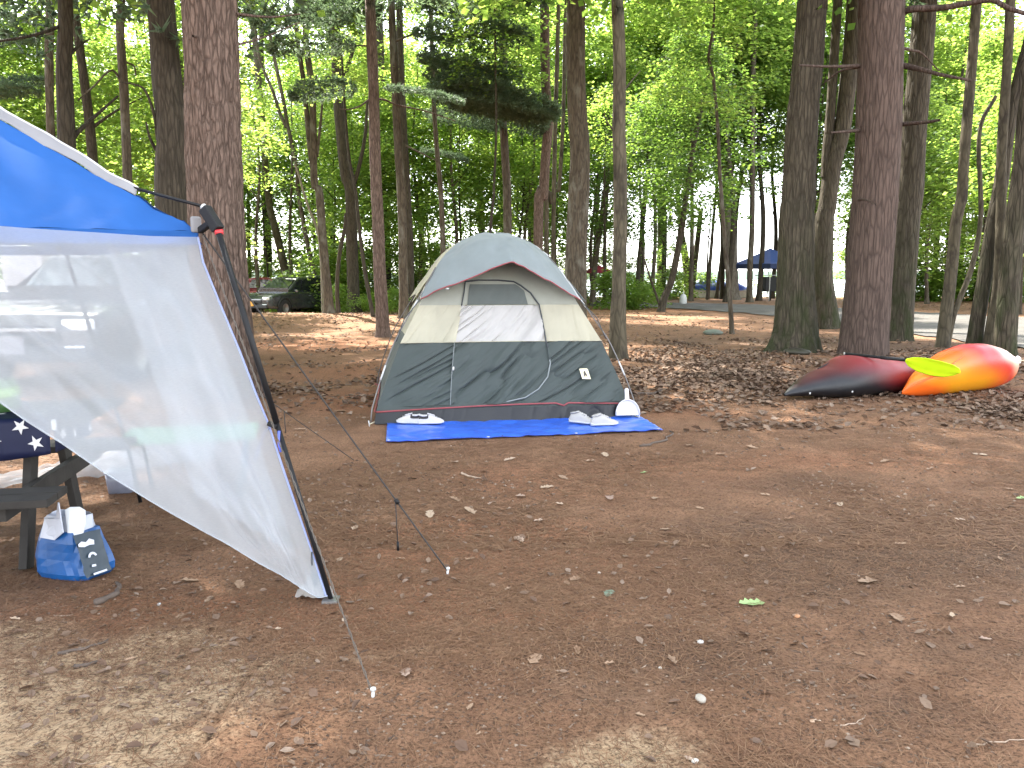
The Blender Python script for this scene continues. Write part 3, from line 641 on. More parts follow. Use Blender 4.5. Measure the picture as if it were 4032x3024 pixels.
tree('pine_tree', 'reddish straight pine standing directly behind the kayaks', zp(8, (930, 1100), (945, 950), (968, 700), (990, 400), (1012, 100)) + zp(4, (1035, 1500), (1060, 1000), (1075, 500), (1085, 0), (1087, -50)), (43, 40), B_redpine, CROWN_P[1], 20, nseg=72, ridge=0.007, rough=0.025, flare=0.25, crown_low=7.6, cs=1.1,
     limbs=[(zp(4, (920, 1030), (820, 1040), (680, 1050)), (4, 1.5), -0.8), (zp(4, (1215, 990), (1330, 975), (1450, 965), (1540, 950)), (4.5, 2.5), -0.8), (zp(4, (1240, 515), (1380, 545), (1550, 590), (1800, 640)), (6, 2), -1.2),
            (zp(4, (920, 520), (780, 525), (600, 525), (430, 515)), (4, 1.5), -1.0), (zp(4, (910, 530), (760, 560), (640, 650), (580, 700)), (3, 1), 0.8), (zp(4, (1250, 110), (1310, 75), (1480, 65), (1600, 55), (1800, 20), (1960, 0), (2080, 60), (2240, 115)), (7, 3.5), -1.5),
            (zp(4, (1250, 380), (1330, 400), (1400, 420), (1540, 560)), (3, 1), 0.5), (zp(4, (890, 1580), (950, 1580), (1040, 1620)), (2.5, 1), -1.2)])
tree('oak_tree', 'straight grey brown oak immediately right of the reddish pine', zp(8, (1198, 985), (1222, 800), (1258, 400), (1290, 0)) + zp(4, (1320, 1500), (1345, 1000), (1390, 500), (1432, 0), (1435, -40)), (25, 20), B_oak, CROWN_O[1], 19, nseg=36, flare=0.5, rough=0.05, ridge=0.006, crown_low=8.5)
tree('young_tree', 'leaning grey tree with a crossing side stem, right of the grey brown oak', zp(8, (1560, 1042), (1592, 800), (1640, 400), (1680, 0)) + zp(4, (1715, 1600), (1745, 1150), (1792, 600), (1840, 0), (1843, -30)), (12, 8), B_grey, CROWN_M[0], 17, nseg=16, flare=0.3, crown_low=8,
     forks=[(zp(8, (1600, 1000), (1650, 800), (1690, 690), (1800, 400), (1870, 0)) + zp(4, (1860, 1050), (1990, 760)), (6, 3.5))])
tree('oak_tree', 'leaning dark oak in the right-hand group behind the bright kayak', zp(8, (1805, 1062), (1850, 800), (1890, 550), (1960, 100)) + zp(4, (2030, 1450), (2090, 1000), (2150, 750), (2195, 550)) + [(1030, 40), (1036, -5)], (14, 11), B_oak, CROWN_O[0], 18, nseg=20, flare=0.4, crown_low=8)
tree('young_tree', 'slim olive grey trunk leaning in the middle of the right-hand group', zp(8, (1918, 1075), (1945, 900), (2005, 500), (2030, 0)) + zp(4, (2035, 1200), (2080, 500), (2105, 0), (2108, -30)), (10, 8), B_grey, CROWN_M[1], 18, nseg=14, flare=0.2, crown_low=8)
tree('oak_tree', 'rightmost dark furrowed trunk behind the tip of the bright kayak', zp(8, (2055, 1100), (2075, 800), (2105, 400), (2150, 0)) + zp(4, (2190, 1400), (2240, 900)) + [(1036, 60), (1041, -5)], (19, 16), B_oak, CROWN_O[1], 18, nseg=24, flare=0.4, rough=0.07, crown_low=8)
# pale dead pole leaning through the maples
tree('dead_tree', 'pale bare dead pole leaning among the maples left of the tent', zp(6, (735, 560), (720, 400), (640, 150), (590, 0)) + zp(2, (555, 1380), (525, 1300)), (3, 2), B_pale, None, 6, Y=36, nseg=7, flare=0)

# ---------------------------------------------------------------- the wood beyond: one trunk and one crown each, too far to tell apart
def far_trunk(seed, H, r0, mat):
    r = np.random.default_rng(seed)
    pts = [(0, 0, -0.2), (r.normal(0, .1), r.normal(0, .1), H * .3), (r.normal(0, .3), r.normal(0, .3), H * .65), (r.normal(0, .5), r.normal(0, .5), H)]
    st = [dict(pts=pts, radii=[r0, r0 * .85, r0 * .6, r0 * .15], nseg=9, nring=24, seed=seed, rough=0.08, flare=0.5)]
    for k in range(4):
        z = H * r.uniform(.25, .7); a = r.uniform(0, 6.28); L = r.uniform(1, 2.2)
        x, y = np.interp(z, [p[2] for p in pts], [p[0] for p in pts]), np.interp(z, [p[2] for p in pts], [p[1] for p in pts])
        st.append(dict(pts=[(x, y, z), (x + L * .5 * math.cos(a), y + L * .5 * math.sin(a), z + .4 * L), (x + L * math.cos(a), y + L * math.sin(a), z + L * .7)], radii=[r0 * .35, r0 * .2, r0 * .08], nseg=5, nring=7, seed=seed + k, rough=0.05))
    return stems_mesh('trunk', st, mat)
FT = [far_trunk(101, 12, 0.11, B_brown), far_trunk(102, 15, 0.16, B_dark), far_trunk(103, 13, 0.13, B_brown), far_trunk(104, 9, 0.07, B_dark), far_trunk(105, 18, 0.24, B_oak), far_trunk(106, 16, 0.20, B_pale)]
_MARK = [(-80, 'left edge of the picture'), (50, 'slim grey pine'), (67, 'dark oak behind the canopy'), (126, 'thin straight tree'), (172, 'broad dark trunk'), (218, 'big rough pine'), (276, 'leaning sapling by the car'), (312, 'crooked thin sapling'), (328, 'three stemmed maple'), (353, 'sturdy flaring tree'), (378, 'pinkish pine'), (402, 'thin grey brown pine'), (441, 'slender dark trunk over the tent'), (494, 'near black sapling'), (507, 'mid brown trunk'), (539, 'ruddy trunk'), (576, 'thick brown trunk'), (618, 'spotted grey trunk'), (668, 'curved stem maple'), (727, 'thin pole sapling'), (751, 'slim trunk by the gazebo'), (797, 'massive mossy trunk'), (826, 'grey forked oak'), (866, 'reddish pine'), (900, 'grey brown oak'), (948, 'leaning grey tree'), (985, 'olive grey trunk'), (1008, 'rightmost furrowed oak'), (1110, 'right edge of the picture')]
def between(px):
    a = max((m for m in _MARK if m[0] <= px), default=_MARK[0], key=lambda m: m[0]); b = min((m for m in _MARK if m[0] > px), default=_MARK[-1], key=lambda m: m[0])
    return 'between the %s and the %s' % (a[1], b[1])
def plant(name, label, group, x, y, trunk, crowns, s=1.0, rz=None, cat='tree'):
    root = empty(name, (x, y, gzf(x, y)), random.uniform(0, 6.28) if rz is None else rz, label, cat, group)
    if trunk is not None: o = link('trunk', trunk, root); o.scale = (s, s, s)
    label = ' '.join(label.split()[:16]); root['label'] = label
    for cm, z, cs, hs in crowns:
        o = link('crown', cm, root, (0, 0, z)); o.scale = (cs, cs, hs); o.rotation_euler = (0, 0, random.uniform(0, 6.28))
    return root
def px_of(x, y): return 512 + FPX * x / (y * math.cos(PITCH))
rr = np.random.default_rng(2024)
def on_road(x, y):
    px = px_of(x, y); py = 384 + FPX * math.tan(math.atan2(CAMZ, y) - PITCH)
    if px < 560: return False
    lo = np.interp(px, [590, 744, 830, 914, 1024, 1300], [300, 303.5, 307, 311, 317, 335]); hi = np.interp(px, [590, 744, 830, 914, 1024, 1300], [309, 315, 324, 337, 351, 400])
    return lo - 1 < py < hi + 2
n_far = 0
for band, (y0, y1, n, kind) in enumerate([(24, 32, 9, 'u'), (34, 43, 20, 'u'), (43, 55, 20, 'm'), (54, 62, 22, 't')]):
    for k in range(n):
        px = -90 + (k + rr.uniform(0.1, 0.9)) * 1200 / n; y = rr.uniform(y0, y1); x = (px - 512) / FPX * y
        if 225 < px < 345 and 33 < y < 46: continue
        if 225 < px < 300 and y < 34: continue
        if band == 0 and 200 < px < 640: continue
        if on_road(x, y) or (630 < px < 870 and y < 44): continue
        thin = 640 < px < 830
        if kind == 'u':
            plant('maple_tree', 'leafy young maple ' + between(px), 'young maples of the understorey', x, y, FT[3] if rr.random() < .6 else FT[0], [(CROWN_S[k % 2], rr.uniform(1.2, 2.5), 1.7, 1.6), (CROWN_M[k % 4], rr.uniform(3.8, 5.2), rr.uniform(.9, 1.2), 1.0)], rr.uniform(.9, 1.15))
        elif kind == 'm':
            lo = rr.uniform(5.5, 8) if thin else rr.uniform(2.0, 5)
            plant('maple_tree', 'tall maple ' + between(px), 'tall maples of the wood', x, y, FT[int(rr.integers(0, 3))], [(CROWN_M[(k + 1) % 4], lo, rr.uniform(1.0, 1.4), 1.15), (CROWN_M[(k + 2) % 4], lo + 4.5, 1.35, 1.1)], rr.uniform(.9, 1.2))
        else:
            lo = rr.uniform(8, 11) if thin else rr.uniform(4, 8)
            plant('oak_tree', 'lakeside tree ' + between(px), 'trees at the lake edge', x, y, FT[4 if rr.random() < .6 else 1 if rr.random() < .6 else 5], [(CROWN_M[k % 4], lo, 1.5, 1.3), (CROWN_M[(k + 3) % 4], lo + 6, 1.6, 1.4)] + ([] if thin else [(CROWN_S[k % 2], rr.uniform(2, 3), 2.0, 2.0)]), rr.uniform(1.0, 1.35))
        n_far += 1
for i, (px, y) in enumerate([(262, 40), (270, 47), (296, 44), (338, 41), (365, 46), (392, 44), (420, 40), (430, 50), (456, 38), (470, 47), (482, 43), (520, 46), (528, 39), (556, 44), (592, 46), (604, 38), (640, 47), (706, 52), (925, 44), (970, 50)]):
    x = (px - 512) / FPX * y
    plant('sapling', 'slender bare stemmed young tree ' + between(px), 'slender young trees of the wood', x, y, FT[3] if i % 2 else FT[0], [(CROWN_S[i % 2], 6.5 + (i * 7 % 5) * .7, 1.3, 1.2)] + ([(CROWN_S[(i + 1) % 2], .3, 1.5, .9)] if 300 < px < 440 else []), .95 + .03 * (i % 4))
# unseen pines added left of the camp, outside the frame, to shade it
for x, y, c, lo, cs in [(-8.5, 6.5, CROWN_P[0], 5.5, 1.2), (-11.5, 10.5, CROWN_P[1], 5.0, 1.3), (-6.0, 1.5, CROWN_P[1], 6.5, 1.2)]:
    plant('pine_tree', 'added unseen pine shading the camp from the side at %d paces' % round(abs(x)), 'added pines shading the camp', x, y, FT[4], [(c, lo, cs, 1.0)], 1.0)
for x, y, c, lo, tr in [(-13.2, 24.5, 0, 7.5, 1), (-16.5, 28.0, 2, 7.0, 2), (-18.5, 22.0, 3, 6.5, 2), ]:  # maples added to shade the bright ground at the left back
    plant('maple_tree', 'added shade maple near camp, ' + between(px_of(x, y)), 'tall maples of the wood', x, y, FT[tr], [(CROWN_M[c], lo + 3.5, 1.5, 1.2)], 1.1)
for px, y, c, lo, s in [(548, 48, 0, 4.5, 1.3), (592, 52, 1, 5.0, 1.4), (604, 45, 2, 7.5, 1.3), (640, 50, 3, 6.0, 1.4), (662, 54, 0, 7.5, 1.5), (690, 49, 1, 8.0, 1.5), (715, 55, 2, 8.5, 1.5), (735, 53, 3, 8.5, 1.5), (806, 50, 1, 7.0, 1.5), (650, 46, 2, 10, 1.3), (725, 47, 0, 11, 1.3), (846, 50, 2, 5.0, 1.4), (930, 52, 3, 4.0, 1.4)]:
    x = (px - 512) / FPX * y; plant('maple_tree', 'spreading maple toward the lake ' + between(px), 'spreading maples toward the lake', x, y, FT[(c + 1) % 3], [(CROWN_M[c], lo, s, 1.2), (CROWN_M[(c + 1) % 4], lo + 5, s * 1.1, 1.2)], 1.15)
# bushes on the bank and beyond the road
for px, py, bk, s in [(330, 308, 0, 1.1), (300, 307, 1, 1.2), (345, 306, 2, 1.0), (365, 307, 0, 1.1), (392, 307, 1, 1.0), (420, 306, 0, 1.0), (283, 309.5, 1, .9), (312, 310.5, 0, .7), (375, 312, 1, .55), (395, 313, 0, .5), (340, 313, 2, .45), (311, 311.5, 0, 1.1), (320, 310.8, 2, 1.2), (303, 311.5, 1, 1.0), (327, 311.3, 0, 1.2), (315, 311.8, 1, 1.4), (334, 311.6, 2, 1.2)]:
    p = GP(px, py); plant('shrub', ('low' if py > 309.2 else 'bushy') + ' green shrub ' + between(px), 'shrubs on the bank', p.x, p.y, None, [(CROWN_B[bk], 0.0, s * 1.5, s * 1.4)], cat='shrub')
for px, py, bk, s in [(905, 301, 0, 1.6), (940, 301, 1, 1.5), (965, 300, 2, 1.5), (995, 301, 0, 1.6), (1018, 302, 2, 1.6), (700, 297.5, 1, 1.2), (672, 299, 0, 1.1), (625, 303, 1, 1.1), (612, 309, 0, .9), (640, 309, 1, .8), (775, 297, 1, 1.1)]:
    p = GP(px, py); plant('shrub', 'roadside shrub ' + between(px), 'shrubs beyond the road', p.x, p.y, None, [(CROWN_B[bk], 0.0, s * 1.5, s * 1.4)], cat='shrub')
for i, (px, y) in enumerate([(242 + k * 19, 49 + (k * 7 % 5) * 2.2) for k in range(22)] + [(668, 56), (842, 55), (925, 50), (948, 53), (972, 49), (996, 53), (1018, 50), (30, 50), (60, 54), (95, 48), (130, 52), (165, 49)]):
    x = (px - 512) / FPX * y
    plant('tall_shrub', ('spindly' if i % 2 else 'leafy') + ' tall shrub at the lake edge ' + between(px), 'tall shrubs at the lake edge', x, y, None, [(CROWN_S[i % 2], .1, 1.5, .75 + .1 * (i * 5 % 4))], cat='shrub')
# ================================================================== TENT
TENT_YAW = R(8.5)
_tz = np.array([0, .13, .40, .78, 1.155, 1.35, 1.54, 1.68, 1.77, 1.84, 1.89]); _ts = np.array([1.27, 1.25, 1.155, 1.01, .815, .715, .605, .505, .41, .29, .02]) * 1.045
def ts(z): return np.interp(z, _tz, _ts)
_fl = GP(374.5, 425)                                  # front left corner on the ground
cyw, syw = math.cos(TENT_YAW), math.sin(TENT_YAW)
TENT = Vector((_fl.x + 1.327 * cyw - 1.327 * syw, _fl.y + 1.327 * syw + 1.327 * cyw, 0.0))
TENT.z = 0.012
tent = empty('dome_tent', TENT, TENT_YAW, 'grey green and beige dome tent with a grey visor roof and a closed door', 'tent')
_sd = {'f': lambda u, d: (u, -d), 'r': lambda u, d: (d, u), 'b': lambda u, d: (-u, d), 'l': lambda u, d: (-d, -u)}
def wall(side, u, z, off=0.0):
    """point on one side of the dome; u in -1..1, off = distance outwards"""
    u = np.asarray(u, float); z = np.asarray(z, float); s = ts(z)
    sag = 0.055 * (1 - u * u) * np.clip(z / 0.5, 0, 1) * np.clip((1.8 - z) / .5, 0, 1)
    X = u * s; D = s - sag + off
    a = _sd[side](X, D)
    return np.stack([a[0] + 0 * z, a[1] + 0 * z, z + 0 * u], -1)
def folds(u, z, seed, amp=0.012, ang=0.85, freq=15.0, stretch=2.4, mb=.6):
    """slanting tension folds in slack cloth"""
    x = u * 1.1; ca, sa = math.cos(ang), math.sin(ang)
    p = x * sa - z * ca; q = x * ca + z * sa
    wp = 0.5 * vnoise(q * 1.4, p * 2, 0, seed + 3)
    w = vnoise(p * freq * 0.5 + wp, q * stretch * .6, 0, seed); w2 = vnoise(p * freq * 1.15 + wp, q * stretch, 0, seed + 7); w3 = vnoise(p * freq * 2.4 + wp, q * stretch * 1.5, 0, seed + 13)
    rdg = lambda n, k: -np.clip(1 - np.abs(n) * k, 0, 1) ** 1.6
    m = np.clip(mb + 0.9 * vnoise(x * 1.5, z * 1.8, 0, seed + 11), 0.12, 1.4)
    return amp * m * (1.5 * w + 1.0 * rdg(w2, 1.9) + .22 * rdg(w3, 2.0) + .3)
def patch(name, side, u0, u1, z0, z1, mat, off=0.0, nu=60, nz=40, amp=0.012, seed=1, parent=tent, ang=0.85, freq=15.0, mb=.6, **k):
    zz = np.linspace(z0, z1, nz); f0 = u0 if callable(u0) else (lambda z, c=u0: c + 0 * z); f1 = u1 if callable(u1) else (lambda z, c=u1: c + 0 * z)
    t = np.linspace(0, 1, nu)[:, None]; U = f0(zz)[None] * (1 - t) + f1(zz)[None] * t; Zm = np.broadcast_to(zz[None], U.shape)
    ed = np.clip((1 - np.abs(U)) / .12, 0.15, 1)
    P = wall(side, U, Zm, off + folds(U, Zm, seed, amp, ang, freq, 2.4, mb) * ed)
    return grid_mesh(name, P, mat, parent)
F_green = fabric('grey green tent cloth', (0.060, 0.075, 0.071), 0.22, 0.55, tcol=(0.08, 0.10, 0.09), sheen=0.1)
F_beige = fabric('beige tent cloth', (0.54, 0.51, 0.395), 0.38, 0.6, tcol=(0.66, 0.61, 0.42))
F_fly = fabric('grey blue roof cloth', (0.235, 0.27, 0.275), 0.30, 0.5, tcol=(0.22, 0.28, 0.30), sheen=0.2)
F_flyin = F_fly
F_mesh = fabric('shaded grey cloth of the upper wall', (0.36, 0.365, 0.31), 0.25, 0.7)  # mesh-like cloth with an even grey of its own
F_window = fabric('dark window mesh', (0.13, 0.145, 0.135), 0.25, 0.7)
F_sheer = fabric('pale silvery door cloth', (0.56, 0.54, 0.515), 0.35, 0.42, tcol=(0.55, 0.53, 0.53), sheen=0.3)
F_tub = plain('black coated floor cloth', (0.006, 0.007, 0.010), 0.42, bump=0.5, bscale=25, spec=.4)
F_red = plain('dark red piping', (0.24, 0.045, 0.05), 0.6)
F_zip = plain('dark zip tape', (0.035, 0.04, 0.045), 0.6)
F_seam = plain('grey seam tape', (0.20, 0.22, 0.22), 0.6)
F_pole = plain('grey fibreglass pole', (0.13, 0.12, 0.115), 0.4)
F_white = plain('white plastic', (0.48, 0.48, 0.47), 0.45)

dL = lambda z: np.interp(z, [.13, .78, 1.155, 1.4], [-.44, -.475, -.475, -.49])
dR = lambda z: np.interp(z, [.13, .17, .22, .30, .42, .55, .70, .78, 1.0, 1.155, 1.28, 1.36, 1.40], [-.30, -.05, .16, .28, .38, .43, .445, .44, .475, .50, .44, .33, .24])
# side and back walls first, then the front, whose door cloth is a second layer
for sd, nm in (('l', 'left'), ('r', 'right'), ('b', 'back')):
    patch('lower_wall', sd, -1, 1, .12, .78, F_green, 0, 30, 26, .008, seed=len(nm))
    patch('wall_band', sd, -1, 1, .78, 1.155, F_beige, 0, 30, 16, .006, seed=len(nm) + 2)
    patch('upper_wall', sd, -1, 1, 1.155, 1.88, F_mesh, 0, 24, 16, .003, seed=len(nm) + 4)
    patch('floor_tub', sd, -1, 1, -0.005, .125, F_tub, .006, 40, 6, .012, seed=len(nm) + 6, ang=1.4, freq=9)
for a_, b_, n_, s_ in ((-1, lambda z: dL(z) + .01, 90, 5), (lambda z: dR(z) - .01, 1, 130, 6)): patch('lower_wall', 'f', a_, b_, .165, .78, F_green, 0, n_, 130, .026, s_, ang=.55, mb=.8)
patch('lower_wall', 'f', -1, 1, .125, .168, F_green, .0, 60, 4, .0, 5)
for a_, b_, n_, s_ in ((-1, lambda z: dL(z) + .01, 80, 8), (lambda z: dR(z) - .01, 1, 80, 9)): patch('wall_band', 'f', a_, b_, .78, 1.155, F_beige, 0, n_, 60, .040, s_, ang=1.15, freq=10, mb=.9)
patch('upper_wall', 'f', -1, 1, 1.155, 1.88, F_mesh, 0, 60, 40, .004, 11)
def tub_z(): return .125
patch('floor_tub', 'f', -1, 1, -0.005, .13, F_tub, .012, 200, 14, .034, 15, ang=1.4, freq=9)
patch('door_panel', 'f', dL, dR, .165, .778, F_green, .016, 220, 140, .034, 27, ang=0.70, freq=11, mb=1.15)
patch('door_window', 'f', dL, dR, .782, 1.150, F_sheer, .010, 150, 70, .026, 29, ang=0.66, freq=18, mb=.95)
patch('mesh_window', 'f', lambda z: dL(z) + .07, lambda z: np.minimum(dR(z) - .05, .36), 1.156, 1.372, F_window, .010, 40, 24, .004, 31)
def wall_tube(name, side, uz, r, mat, off=0.016, n=6, dens=6):
    P = []
    for a, b in zip(uz[:-1], uz[1:]):
        for q in range(dens): P.append((a[0] + (b[0] - a[0]) * q / dens, a[1] + (b[1] - a[1]) * q / dens))
    P.append(uz[-1]); U = np.array([p[0] for p in P]); Zq = np.array([p[1] for p in P]); W = wall(side, U, Zq, off)
    return MB().tube([tuple(w) for w in W], r, n).build(name, mat, tent, True)
zz = [.17, .22, .30, .42, .55, .70, .78, 1.0, 1.155, 1.28, 1.36, 1.40]
wall_tube('door_zip', 'f', [(float(dR(z)), z) for z in zz[5:]] + [(.0, 1.415), (-.3, 1.415), (-.49, 1.40)], .008, F_zip)
wall_tube('door_zip', 'f', [(-.49, 1.40), (-.478, 1.28), (-.475, 1.15)], .007, F_zip)
wall_tube('door_seam', 'f', [(float(dR(z)), z) for z in zz[:6]], .007, F_seam, .018)
wall_tube('door_seam', 'f', [(-.475, .78), (-.46, .5), (-.44, .165)], .004, F_seam, .024)
wall_tube('band_seam', 'f', [(-1, .78), (-.5, .78), (0, .78), (.5, .78), (1, .78)], .005, F_beige, .012)
wall_tube('floor_piping', 'f', [(-1, .118), (-.6, .135), (-.2, .15), (.15, .158), (.40, .160), (.46, .135), (.50, .160), (1, .140)], .009, F_red, .022)
wall_tube('floor_piping', 'l', [(-1, .12), (0, .12), (1, .12)], .008, F_red, .014)
wall_tube('zip_pull', 'f', [(-.452, .535), (-.452, .50)], .012, F_white, .03, dens=2)
# sewn patch near the right corner: cream square with a small dark animal mark
def wall_poly(name, pts, mat, off, u0=.715, z0=.445, parent=tent):
    s = float(ts(z0)); q = [(u0 + x / s, z0 + z) for x, z in pts]
    W = [tuple(w) for w in wall('f', np.array([p[0] for p in q]), np.array([p[1] for p in q]), off)]; W2 = [tuple(w) for w in wall('f', np.array([p[0] for p in q]), np.array([p[1] for p in q]), off - .006)]
    n = len(q); m = MB(); m.add(W + W2, [tuple(range(n)), tuple(range(2 * n - 1, n - 1, -1))] + [(i, (i + 1) % n, n + (i + 1) % n, n + i) for i in range(n)])
    return m.build(name, mat, parent)
pl = wall_poly('patch_label', [(-.047, -.05), (.042, -.054), (.047, .046), (.040, .053), (-.042, .052)], plain('cream patch', (0.72, 0.66, 0.45), 0.7), .026)
wall_poly('mark', [(-.016, -.028), (-.006, -.028), (-.004, -.012), (.004, -.012), (.007, -.028), (.016, -.028), (.015, .002), (.010, .012), (.013, .024), (.004, .031), (-.004, .027), (-.006, .016), (-.015, .010), (-.012, .000), (-.017, -.010)], plain('dark mark', (0.06, 0.05, 0.04), 0.7), .030, parent=pl)
# crossing poles, carried a little outside the cloth
for sx in (1, -1):
    P = []
    for z in list(np.linspace(0.0, 1.80, 26)): s = float(ts(z)) + .035 + .03 * math.sin(PI * min(1, z / 1.3)); P.append((-sx * s, -s, z + .01))
    P.append((0, 0, 1.92)); B = [(-x, -y, z) for x, y, z in P[:-1]][::-1]
    MB().tube(P + B, .0065, 8).build('pole', F_pole, tent, True)
    for z0, z1 in ((1.12, 1.20), (.42, .56)):
        Q = [(-sx * (float(ts(z)) + .035 + .03 * math.sin(PI * min(1, z / 1.3))), -(float(ts(z)) + .035 + .03 * math.sin(PI * min(1, z / 1.3))), z + .01) for z in np.linspace(z0, z1, 5)]
        MB().tube(Q, .0085, 8).build('ferrule', F_white, tent, True)
# rain fly: front visor panel (grey) and three beige side panels
def fly_edge_z(side): return 1.20
for sd in ('l', 'r', 'b'):
    zz_ = np.linspace(1.17, 1.885, 24); t = np.linspace(-1.02, 1.02, 40)
    U, Zm = np.meshgrid(t, zz_, indexing='ij'); dip = 0.06 * np.cos(U * PI / 2) * np.clip((1.5 - Zm) / .33, 0, 1)
    P = wall(sd, U, Zm, .035 + .05 * np.clip((1.45 - Zm) / .28, 0, 1) + folds(U, Zm, 40 + ord(sd), .006)); P[..., 2] += dip + .02
    grid_mesh('fly_panel', P, F_beige if sd != 'r' else F_fly, tent, thick=.003)
nb, na = 44, 70; P = np.zeros((na, nb, 3))
tipL = np.array([-.835, -.90, 1.225]); tipR = np.array([.86, -.90, 1.20]); peak = np.array([.10, -1.08, 1.60]); apex = np.array([0, .04, 1.925])
def qb(p0, p1, p2, t): return p0 * (1 - t) ** 2 + 2 * p1 * t * (1 - t) + p2 * t * t
EDGE = []
for ib in range(nb):
    b = ib / (nb - 1); z = 1.22 + (1.915 - 1.22) * (1 - (1 - b) ** 1.25); s = float(ts(min(z, 1.885))) + .032
    Lp = np.array([-s, -s, z + .012]) * (b > 0) + tipL * (b == 0); Rp = np.array([s, -s, z + .012]) * (b > 0) + tipR * (b == 0)
    e = min(1, b / .35); Lp = Lp * e + (tipL + (Lp - Lp) if False else Lp * 0 + tipL * (1 - e) + Lp * 0) if False else Lp
    M = qb(peak, np.array([.04, -.62, 1.90]), apex, b)
    for ia in range(na):
        a = -1 + 2 * ia / (na - 1)
        side = Lp if a < 0 else Rp; w = abs(a)
        base = M * (1 - w) + side * w
        arch = 0.085 * (1 - w * w) * min(1, b * 2.2) * (1 - b) ** .5 + .05 * math.sin(PI * w) * (.3 + .7 * min(1, b * 3)) * (1 - b) ** .5
        base = base + np.array([0, -arch * .6, arch])
        f = 0.010 * float(vnoise(a * 5 + b * 2, b * 4, 0, 61)) + .005 * float(vnoise(a * 13, b * 9, 0, 63))
        base = base + np.array([0, -f, f])
        P[ia, ib] = base
    if ib == 0: EDGE = [tuple(P[ia, 0]) for ia in range(na)]
grid_mesh('fly_visor', P, F_fly, tent, thick=.003)
MB().tube(EDGE, .007, 6).build('visor_piping', F_red, tent, True)
MB().tube([P[0, i] for i in range(nb)], .006, 6).build('fly_seam', F_beige, tent, True)
MB().tube([P[-1, i] for i in range(nb)], .007, 6).build('fly_seam', F_white, tent, True)
MB().lathe([(0, .0), (.018, .0), (.018, .012), (0, .014)], 10, tuple(np.array(EDGE[10]) + np.array([.0, -.012, -.03]))).build('toggle', F_white, tent, True)
# webbing straps from the fly corners down the poles and pegs at the floor corners
for sx in (-1, 1):
    s1 = float(ts(.95)) + .06
    MB().tube([(sx * .84, -.90, 1.22), (sx * (s1 - .01), -s1, 1.02), (sx * (float(ts(.8)) + .05), -float(ts(.8)) - .05, .80)], .005, 6).build('strap', F_zip, tent, True)
    MB().tube([(sx * 1.32, -1.32, .02), (sx * 1.37, -1.40, .012)], .006, 6).build('peg_loop', F_beige, tent, True)
    MB().tube([(sx * 1.37, -1.40, -.03), (sx * 1.38, -1.415, .05)], .006, 6).build('peg', F_white, tent, True)
MB().tube([(-1.32, 1.32, .02), (-1.39, 1.40, .03)], .01, 6).build('peg_loop', F_red, tent, True)

# ---- blue tarpaulin under the tent's front edge
def tarp():
    M = NT('blue woven tarpaulin'); v = M.coord()
    n = M.noise(v, 3.5, 4, .6)
    c = M.mix(M.ramp(n, [(0.35, 0.0), (0.65, 1.0)]), (0.022, 0.105, 0.56), (0.035, 0.15, 0.70))
    w = M.noise(M.coord((9, 30, 9)), 1.0, 4, .6)
    mat = M.done(M.bsdf(c, 0.30, 0, M.bump(w, .35, .02), .5, .25))
    q = [GP(386, 443.5), GP(663, 432.0), GP(640.5, 417.5), GP(388, 419.5)]
    bk = Vector((-math.sin(TENT_YAW), math.cos(TENT_YAW), 0))
    c3 = q[2] + bk * 0.12; c4 = q[3] + bk * 0.5
    o = q[0].copy(); o.z = 0
    root = empty('tarpaulin', o, 0, 'bright blue tarpaulin lying flat along the front of the tent', 'tarpaulin')
    n1, n2 = 120, 40; P = np.zeros((n1, n2, 3))
    for i in range(n1):
        s = i / (n1 - 1)
        for j in range(n2):
            t = j / (n2 - 1); p = (q[0] * (1 - s) + q[1] * s) * (1 - t) + (c4 * (1 - s) + c3 * s) * t
            x, y = p.x, p.y
            z = gzf(x, y) + .012 + .010 * abs(float(vnoise(x * 5, y * 9, 0, 71))) + .006 * float(vnoise(x * 14, y * 14, 0, 73)) + .012 * max(0, float(vnoise(x * 1.7 + 3, y * 12, 0, 75))) * (1 - t)
            z += .010 * math.exp(-((s - .955) / .02) ** 2) * (1 - t)
            P[i, j] = (x - o.x, y - o.y, z)
    grid_mesh('sheet', P, mat, root, thick=.002)
    MB().tube([P[i, 0] for i in range(n1)], .004, 5).build('hem', plain('dark blue hem', (0.012, 0.04, 0.30), .5), root, True)
    for s in (0.01, .36, .68, .985):
        p = P[int(s * (n1 - 1)), 0] * .97 + P[int(s * (n1 - 1)), 8] * .03 + np.array([0, 0.014, .004])
        MB().lathe([(.006, 0), (.014, 0), (.014, .004), (.006, .005), (.006, 0)], 12, tuple(p)).build('grommet', F_white, root, True)
    return root
tarp()
# ================================================================== BLUE SCREEN CANOPY (left, near)
FOOT = GP(331, 601); CORN = at_y(197, 231, FOOT.y + 0.36)
WD = Vector((-0.723, -0.690, 0)).normalized(); NIN = Vector((-0.690, 0.723, 0)).normalized()
EAVE = 2.44
C2 = CORN + WD * EAVE; C3 = CORN + NIN * EAVE; C4 = CORN + WD * EAVE + NIN * EAVE
APEX = CORN + WD * (EAVE / 2) + NIN * (EAVE / 2) + Vector((0, 0, 0.98))
canopy = empty('screen_canopy', (FOOT.x, FOOT.y, 0), 0, 'blue canopy with white mesh side walls and slanting black legs', 'canopy')
def cl(p): return np.array([p[0] - FOOT.x, p[1] - FOOT.y, p[2]])
F_blue = fabric('blue canopy cloth', (0.021, 0.095, 0.31), 0.12, 0.75, tcol=(0.016, 0.11, 0.42), spec=0.15)
F_grey = fabric('pale grey cloth', (0.30, 0.30, 0.31), 0.25, 0.6)
F_black = plain('black painted steel', (0.006, 0.006, 0.007), 0.5, spec=.3)
